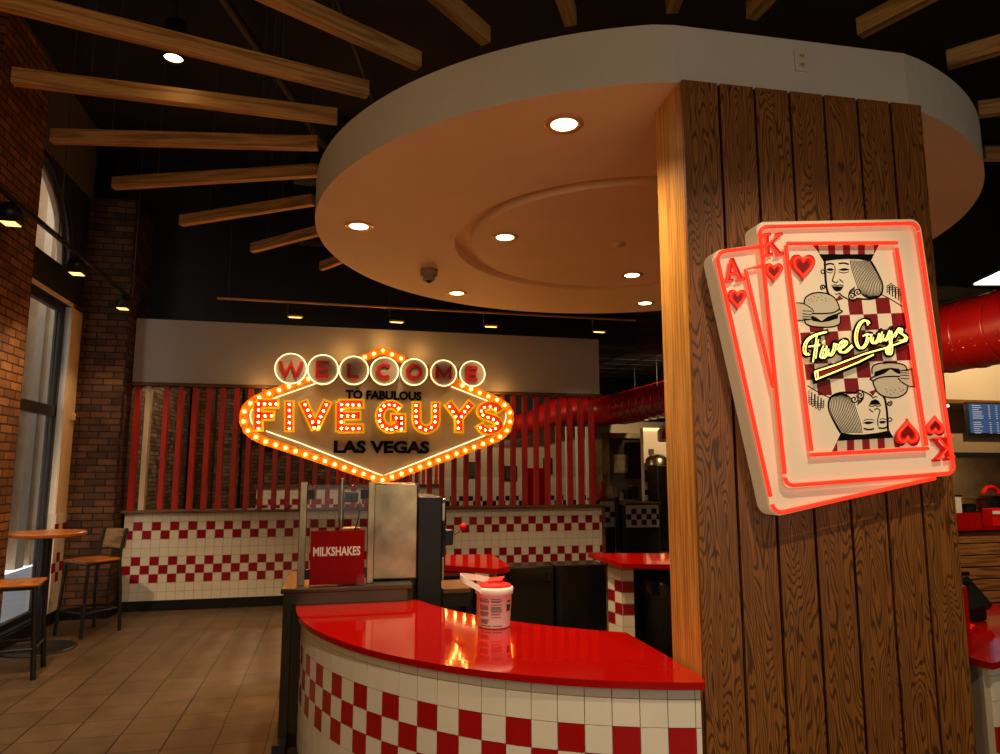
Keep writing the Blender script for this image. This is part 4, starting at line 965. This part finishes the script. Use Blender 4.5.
# ================================================================== TRACK LIGHTS
def track_head(p, aim, label, group, ln_=.10, lp=9, spot=95):
    t = thing('track_head', p, label, 'track light', group); p = Vector(p); a = (Vector(aim)-p).normalized()
    MB().tube([p+Vector((0, 0, .012)), p-Vector((0, 0, .05))], .012, 6).build('stem', 'black_metal', t)
    c = p-Vector((0, 0, .10)); MB().lathe(c+Vector((0, 0, .015)), [(.001, -.075), (.06, -.07), (.065, 0), (.06, .07), (.001, .075)], 20, axis=(0, 1, 0)).bbox(c.x-.065, c.y-.07, c.z-.07, c.x+.065, c.y+.07, c.z+.01, .006).build('housing', 'black_metal', t)
    MB().box(c.x-.05, c.y-.055, c.z-.073, c.x+.05, c.y+.055, c.z-.0705).build('lens', 'track_glow', t)
    c = c-Vector((0, 0, .09))
    light('track_lamp', 'SPOT', c, lp, WARM, aim, size=.03, spot=spot)
tr = MB().box(-2.415, 4.2, 3.68, -2.385, 8.85, 3.715); tr = tr.build('ceiling_track', 'black_metal'); tag(tr, 'black lighting track along the left window wall', 'light track')
MB().tube([(-2.4, 8.75, 3.70), (-2.4, 8.75, 5.97)], .006, 5).build('cable', 'cable_grey', tr); MB().tube([(-2.4, 6.5, 3.70), (-2.4, 6.5, 5.97)], .006, 5).build('cable', 'cable_grey', tr)
track_head((-2.4, 5.62, 3.68), (-2.75, 6.5, 1.2), 'track light head at the left edge in front of the near brick pier', 'left track heads', lp=230)
track_head((-2.4, 6.98, 3.68), (-2.45, 7.3, 1.0), 'track light head hanging before the arched window', 'left track heads', lp=45)
track_head((-2.4, 8.42, 3.68), (-2.5, 8.75, 1.6), 'track light head near the far brick pier', 'left track heads', lp=30)
tk = MB().box(-1.42, 8.49, 3.70, 3.9, 8.52, 3.72).build('ceiling_track', 'rim_metal'); tag(tk, 'thin lighting track above the white header panel', 'light track')
for x in (-1.3, .6, 3.3): MB().tube([(x, 8.505, 3.72), (x, 8.505, 4.6)], .004, 5).build('cable', 'cable_grey', tk)
for i, (x, lb) in enumerate(((-.62, 'first small track head from the left above the header panel'), (.60, 'second small track head, above the top of the diamond sign'), (1.80, 'third small track head above the header, right of the sign'), (3.28, 'fourth small track head, at the right end above the header'))):
    t = thing('track_head', (x, 8.5, 3.7), lb, 'track light', 'small heads on the rear track')
    MB().tube([(x, 8.505, 3.70), (x, 8.505, 3.56), (x+.03, 8.505, 3.54)], .010, 6).build('stem', 'cable_grey', t)
    MB().bbox(x+.0, 8.47, 3.525, x+.18, 8.53, 3.55, .006).build('housing', 'rim_metal', t)
    MB().box(x+.02, 8.48, 3.52, x+.16, 8.52, 3.5245).build('lens', 'track_glow', t)
    light('track_lamp', 'SPOT', (x+.1, 8.5, 3.50), 16, WARM, (x+.1, 9.3, .7), size=.04, spot=85)
wf = thing('wall_fixture', (-2.83, 6.55, 2.1), 'small black round wall fixture on the near brick pier', 'wall light')
p = ux = Vector((-2.85, 6.62, 2.22))
MB().lathe(p, [(.001, .06), (.04, .06), (.045, 0), (.001, 0)], 16, axis=(1, 0, 0)).build('housing', 'black_metal', wf)
MB().lathe(p+Vector((.06, 0, 0)), [(.001, .008), (.022, .004), (.028, 0)], 16, axis=(1, 0, 0)).build('lens', 'steel_dark', wf)
tag(MB().bbox(-3.04, 9.0, 2.28, -3.0, 9.07, 2.36, .004).build('wall_sensor', 'cream_paint'), 'small cream sensor box on the wall between window jamb and far brick pier', 'sensor')

# ================================================================== KITCHEN BEYOND
kw = struct(MB().box(1.6, 16.0, 0, 9.0, 16.2, 2.9).build('wall_kitchen', 'kitchen_wall'))
tiles(MB(), 1.6, 9.0, 0, 14, .11, 16.0, [0, 0, 0, 0, 0, 0, 0, 1, 2, 1, 0, 0, 0, 0]).build('tile_facing', ['tile_white', 'tile_navy'], kw)
dc = struct(MB().box(4.2, 6.8, 3.95, 10.4, 16.0, 4.0).build('ceiling_kitchen', 'black_ceiling'))
g = MB()
for i in range(10): g.box(4.2+i*.62, 6.8, 3.94, 4.22+i*.62, 16, 3.95)
for i in range(15): g.box(4.2, 6.8+i*.62, 3.94, 10.4, 6.82+i*.62, 3.95)
g.build('ceiling_grid', 'black_paint', dc)
struct(MB().box(4.2, 6.78, 3.94, 10.4, 6.82, 5.97).build('wall_kitchen_bulkhead', 'black_paint'))
lp_ = thing('ceiling_panel_light', (7.35, 6.2, 3.78), 'bright flat ceiling light panel at the right edge above the red duct', 'ceiling light')
MB().prism([at_z(974, 285, 3.78), at_z(1010, 285, 3.78), at_z(1010, 272, 3.78), at_z(1000, 273, 3.78)], (0, 0, .02)).build('lens', 'panel_glow', lp_)
MB().prism([at_z(971, 286, 3.80), at_z(1014, 286, 3.80), at_z(1014, 271, 3.80), at_z(999, 271, 3.80)], (0, 0, .03)).build('frame', 'black_metal', lp_)
for p_, t_, e_, sp_ in (((7.0, 11.6, 3.8), (5.6, 13.6, 1.2), 380, 120), ((3.2, 13.6, 3.8), (3.4, 16, 1.4), 110, 140), ((8.0, 5.6, 3.8), (8.3, 7.5, 1.6), 260, 110), ((5.0, 5.4, 3.0), (6.4, 5.8, 3.1), 40, 120), ((8.2, 7.9, 1.83), (8.3, 8.6, 1.3), 22, 155)):
    light('kitchen_fill', 'SPOT', p_, e_, (1, .74, .44), t_, size=.08, spot=sp_)  # spots without fixtures, added to brighten duct, passage and service line
light('far_fill', 'POINT', (-1.0, 12.4, 4.0), 150, WARM, size=.12)  # unseen point light, set to brighten the brick behind the slats
# red duct
du = thing('red_duct', (6.36, 9, 3.1), 'large glossy red spiral air duct running away above the kitchen', 'duct')
DZ, DR, DX = 3.1, .36, 6.36
MB().tube([(DX, 3.2, DZ), (DX, 14.6, DZ)], DR, 40).build('main_run', 'red_duct', du)
el = [(DX-1.0+1.0*math.cos(a), 14.6+1.0*math.sin(a), DZ) for a in [PI/2*i/8 for i in range(9)]]+[(4.9, 15.6, DZ-.08), (4.4, 15.6, DZ-.30), (3.9, 15.6, DZ-.36), (2.0, 15.6, DZ-.36)]
MB().tube(el, [DR*.98]*9+[DR*.9, DR*.7, DR*.6, DR*.6], 32).build('elbow', 'red_duct', du)
for i in range(30):
    y = 4.2+i*.36; MB().lathe((DX, y, DZ), [(DR, -.02), (DR+.012, -.01), (DR+.012, .01), (DR, .02)], 40, axis=(0, 1, 0)).build('seam_ring', 'red_duct', du)
rv = MB()
for i in range(80):
    y = 4.1+i*.13
    for a in (200, 212): an = math.radians(a); rv.sphere((DX+(DR+.004)*math.cos(an), y, DZ+(DR+.004)*math.sin(an)), .010, 6)
tag(rv.build('rivet_line', 'rivet', du), kind='stuff')
MB().box(DX-.44, 10.6, DZ-.30, DX-.34, 11.8, DZ+.05).build('access_panel', 'red_duct', du)
for y in (5, 8, 11, 14): MB().tube([(DX, y, DZ+DR), (DX, y, 3.95 if y > 6.8 else 5.97)], .008, 5).build('hanger', 'cable_grey', du)
# cooking line at the far end, seen between partition and column
ho = thing('exhaust_hood', (6.6, 15.3, 2.0), 'stainless steel exhaust hood over the cooking line in the passage view', 'hood')
a, b = at_y(609, 433, 15.0), at_y(642, 490, 15.0)
MB().box(a.x, 15.0, b.z+.25, b.x, 15.9, a.z).build('hood_body', 'steel_dark', ho)
MB().box(a.x-.25, 14.9, a.z-.12, b.x, 15.0, a.z).build('lip', 'steel', ho); MB().box(a.x-.18, 15.0, 0, a.x, 15.9, a.z).build('side_panel', 'steel', ho)
MB().box(a.x+.1, 14.98, b.z+.4, b.x-.35, 15.0, a.z-.5).build('filter_panel', 'steel', ho)
cl_ = thing('grill_line', (6.6, 14.6, 0), 'dark cooking equipment line beneath the exhaust hood', 'cooker')
MB().box(a.x-.2, 14.36, 0, b.x-.35, 14.88, 1.05).build('body', 'black_metal', cl_)
for i in range(5): MB().box(a.x-.1+i*.15, 14.6, 1.05, a.x-.1+i*.15+.10, 14.75, 1.12+random.random()*.25).build('utensil_bin', random.choice(['black_metal', 'steel', 'black_plastic']), cl_)
bt = thing('squeeze_bottle', (4.99, 12.6, 1.16), 'red squeeze bottle on the far tiled counter', 'bottle')
MB().lathe((4.99, 12.6, 1.16), [(.001, 0), (.06, 0), (.06, .2), (.02, .25), (.02, .32), (.001, .32)], 12).build('bottle_body', 'red_plastic', bt)
ww = thing('white_wall_panel', (7.2, 14.2, 0), 'cream wall section with small framed pictures behind the passage', 'wall panel')
a2, b2 = at_y(643, 428, 14.2), at_y(672, 525, 14.2)
MB().box(a2.x, 14.2, 0, b2.x+.3, 14.35, a2.z).build('wall_face', 'kitchen_wall', ww)
tiles(MB(), a2.x, b2.x, 1.05, 3, .11, 14.2, [1, 2, 1]).build('tile_band', ['tile_white', 'tile_navy'], ww)
MB().box(a2.x, 14.18, a2.z-.06, b2.x+.3, 14.2, a2.z).build('light_strip', 'track_glow', ww)
for (x0, y0, x1, y1) in ((645, 470, 648.5, 482), (652, 468, 655, 483), (649, 449, 654, 454)):
    p0, p1 = at_y(x0, y0, 14.17), at_y(x1, y1, 14.17); MB().box(p0.x, 14.17, p1.z, p1.x, 14.2, p0.z).build('small_picture', 'picture_art', ww)
st_ = thing('steel_locker', (7.9, 13.8, 0), 'tall stainless steel unit half hidden by the column', 'steel unit')
p0, p1 = at_y(657, 465, 13.6), at_y(678, 525, 13.6); MB().bbox(p0.x, 13.6, 0, p1.x, 14.1, p0.z, .02).build('body', 'steel_dark', st_)
MB().lathe(((p0.x+p1.x)/2-.1, 13.85, p0.z), [(.25, 0), (.24, .12), (.15, .22), (.001, .24)], 20).build('domed_top', 'steel', st_)
nm = thing('neon_wall_sign', (7.9, 12.0, 2.6), 'small red sign with a pale blue edge beside the column under the duct', 'sign')
p0, p1 = at_y(659, 424, 12), at_y(675, 442, 12); q = rquad([Vector((p0.x, 12, p0.z-.12)), Vector((p0.x+.12, 12, p0.z)), Vector((p1.x, 12, p0.z)), Vector((p1.x, 12, p1.z)), Vector((p0.x, 12, p1.z))], .04)
MB().prism(q, (0, .08, 0)).build('face', 'white_plastic', nm); MB().prism(offset3(q, .05), (0, -.01, 0)).build('red_field', 'red_plastic', nm)
MB().box(p0.x, 12.04, p0.z, p0.x+.01, 12.05, 3.95).build('hanger', 'cable_grey', nm)
def far_counter(p0, p1, Y, label):
    A, B = at_y(p0[0], p0[1], Y), at_y(p1[0], p1[1], Y); t = thing('checkered_counter', ((A.x+B.x)/2, Y, 0), label, 'counter', 'tiled counters in the kitchen passage')
    MB().box(A.x, Y+.01, 0, B.x, Y+.5, A.z-.04).build('counter_body', 'black_paint', t)
    MB().box(A.x, Y, B.z, B.x, Y+.01, A.z-.04).build('white_facing', 'tile_white', t)
    tiles(MB(), A.x, B.x, (A.z+B.z)/2-.18, 3, .1, Y, [1, 2, 1]).build('tile_band', ['tile_white', 'tile_navy'], t)
    MB().box(A.x-.05, Y-.05, A.z-.04, B.x+.05, Y+.55, A.z).build('worktop', 'ledge_wood', t)
far_counter((600, 499), (615, 527), 12.4, 'short checkered counter beside the partition end')
far_counter((626, 503), (659, 527), 12.0, 'checkered counter with dark tiles near the column')
tag(MB().box(at_y(617, 500, 12.2).x, 12.2, 0, at_y(619, 500, 12.2).x, 12.3, 1.2).build('black_post', 'black_metal'), 'black post between the two far checkered counters', 'post')
# things seen through the right slats
def pic(x0, y0, x1, y1, Y, lb):
    A, B = at_y(x0, y0, Y), at_y(x1, y1, Y); t = thing('framed_picture', ((A.x+B.x)/2, Y, B.z), lb, 'picture', 'framed pictures behind the slats')
    MB().box(A.x, Y-.03, B.z, B.x, Y, A.z).build('frame', 'black_metal', t); w_ = (B.x-A.x)*.12
    MB().box(A.x+w_, Y-.035, B.z+w_, B.x-w_, Y-.03, A.z-w_).build('picture', 'picture_art', t)
pic(504, 466, 517, 481, 16, 'dark framed picture seen through the slats right of the diamond sign')
pic(543, 458, 552, 474, 16, 'framed picture seen between slats, next to the red panel')
pic(466, 462, 476, 478, 16, 'framed picture seen through the slats under the sign tip')
rb = at_y(527, 468, 14); rb2 = at_y(549, 505, 14)
bo = thing('red_booth_panel', ((rb.x+rb2.x)/2, 14, 0), 'red upright panel seen through the slats right of the sign', 'panel')
MB().bbox(rb.x, 14, 0, rb2.x, 14.3, rb.z, .02).build('body', 'red_laminate', bo)
for i in range(4):
    x = at_y(556+i*10, 430, 15.2).x
    tag(MB().box(x, 15.2, 0, x+.05, 15.26, 2.7).build('door_frame', 'white_plastic'), 'white upright door frame member, number %s from the left behind the slats' % ['one', 'two', 'three', 'four'][i], 'door frame', 'white frames behind the slats')
# right-edge service line
SYR = 7.5
sw = struct(MB().box(7.0, SYR+1.2, 0, 10.4, SYR+1.35, 3.94).build('wall_service', 'kitchen_wall'))
MB().box(7.0, SYR, 2.62, 10.4, SYR+1.2, 3.2).build('soffit_box', 'kitchen_wall', sw)
MB().box(7.0, SYR-.01, 2.58, 10.4, SYR+.1, 2.63).build('soffit_trim', 'ledge_wood', sw)
MB().box(7.3, SYR+.2, 2.55, 8.1, SYR+.3, 2.58).build('under_light', 'panel_glow', sw)
A, B = at_y(966, 402, SYR-.05), at_y(1012, 435, SYR-.05)
mn = thing('menu_screen', ((A.x+B.x)/2, SYR, B.z), 'blue menu screen with rows of text at the right edge', 'screen')
MB().bbox(A.x, SYR-.06, B.z, B.x, SYR, A.z, .008).build('bezel', 'black_plastic', mn)
MB().box(A.x+.02, SYR-.066, B.z+.02, B.x-.02, SYR-.06, A.z-.02).build('display', 'screen_blue', mn)
tx = MB(); H_ = A.z-B.z
for i in range(14):
    z = A.z-.05-i*H_*.065
    if i == 7: continue
    x = A.x+.07
    for k_ in range(3):
        w_ = (.10+.08*random.random()) if k_ == 0 else .03; tx.box(x, SYR-.069, z, x+w_, SYR-.066, z+.010); x = A.x+.07+.26+k_*.12
tx.build('menu_text', 'screen_text', mn)
h2 = thing('service_hood', (8.7, SYR+.4, 2.0), 'beige hood with steel backsplash over the service line at the right edge', 'hood')
MB().box(7.4, SYR+.05, 1.92, 10.3, SYR+1.0, 2.18).build('hood_body', 'hood_beige', h2); MB().box(7.4, SYR+.0, 1.86, 10.3, SYR+.06, 1.93).build('lip', 'black_metal', h2)
MB().box(7.3, SYR+1.1, 1.2, 10.3, SYR+1.18, 1.92).build('backsplash', 'brushed_panel', h2)
sc2 = thing('service_counter', (8.6, SYR, 0), 'service counter faced with horizontal wooden boards under a red top', 'counter')
MB().box(7.2, SYR-.02, 0, 10.3, SYR+.8, .93).build('body', 'black_paint', sc2)
for j in range(6): MB().bbox(7.2, SYR-.05, .02+j*.15, 10.3, SYR-.02, .02+j*.15+.135, .004).build('board', 'counter_slat_wood', sc2, uvo=(j*2.3, j))
MB().box(7.15, SYR-.1, .93, 10.3, SYR+.85, .97).build('red_top', 'red_laminate', sc2)
MB().box(7.15, SYR+.1, .97, 10.3, SYR+.14, 1.14).build('red_upstand', 'red_laminate', sc2)
rt2 = thing('red_basket', (8.7, SYR, .97), 'red container with a white stripe on the service counter', 'container')
MB().bbox(8.35, SYR-.08, .972, 8.95, SYR+.08, 1.20, .01).build('tub', 'red_plastic', rt2); MB().box(8.34, SYR-.09, 1.13, 8.96, SYR-.08, 1.17).build('white_stripe', 'white_plastic', rt2)
its = [(7.95, .12, .30, 'black_plastic', 'black bin nearest the column on the service counter', 'bin'), (8.12, .10, .38, 'paper_white', 'white paper stack on the service counter', 'paper stack'), (8.30, .12, .26, 'black_metal', 'dark box between paper stack and steel tray on the service counter', 'box'), (8.50, .18, .34, 'steel', 'steel tray on the service counter behind the red container', 'tray'), (8.78, .16, .36, 'black_plastic', 'black bin at the right end of the service counter', 'bin')]
for x, w_, h_, mm_, lb, ct in its:
    o = thing(ct.replace(' ', '_'), (x, SYR+.3, .97), lb, ct); MB().bbox(x-w_/2, SYR+.2, .972, x+w_/2, SYR+.4, .97+h_, .01).build('body', mm_, o); MB().bbox(x-w_/2-.01, SYR+.19, .97+h_, x+w_/2+.01, SYR+.41, .99+h_, .005).build('rim', 'steel_dark' if mm_ != 'steel' else 'steel', o)
hr_ = MB().tube([(8.72+.12*math.cos(a), SYR+.25, 1.38+.09*math.sin(a)) for a in [PI*i/12 for i in range(13)]], .03, 8).build('red_handle_ring', 'red_plastic')
tag(hr_, 'curved red handle above the red container at the right edge', 'handle')

for (x0, y0, x1, y1, z, r, lb) in ((-2.2, 2, .2, 9.6, 5.6, .05, 'dark pipe high under the black ceiling at left'), (-1.2, 1, .9, 9.6, 5.6, .03, 'thin dark pipe high under the black ceiling, right of the left one'), (-.6, 8.4, 9.5, 8.4, 5.3, .14, 'dark air duct crossing under the black ceiling')):
    tag(MB().tube([(x0, y0, z), (x1, y1, z)], r, 10).build('ceiling_pipe', 'navy_paint'), lb, 'pipe')
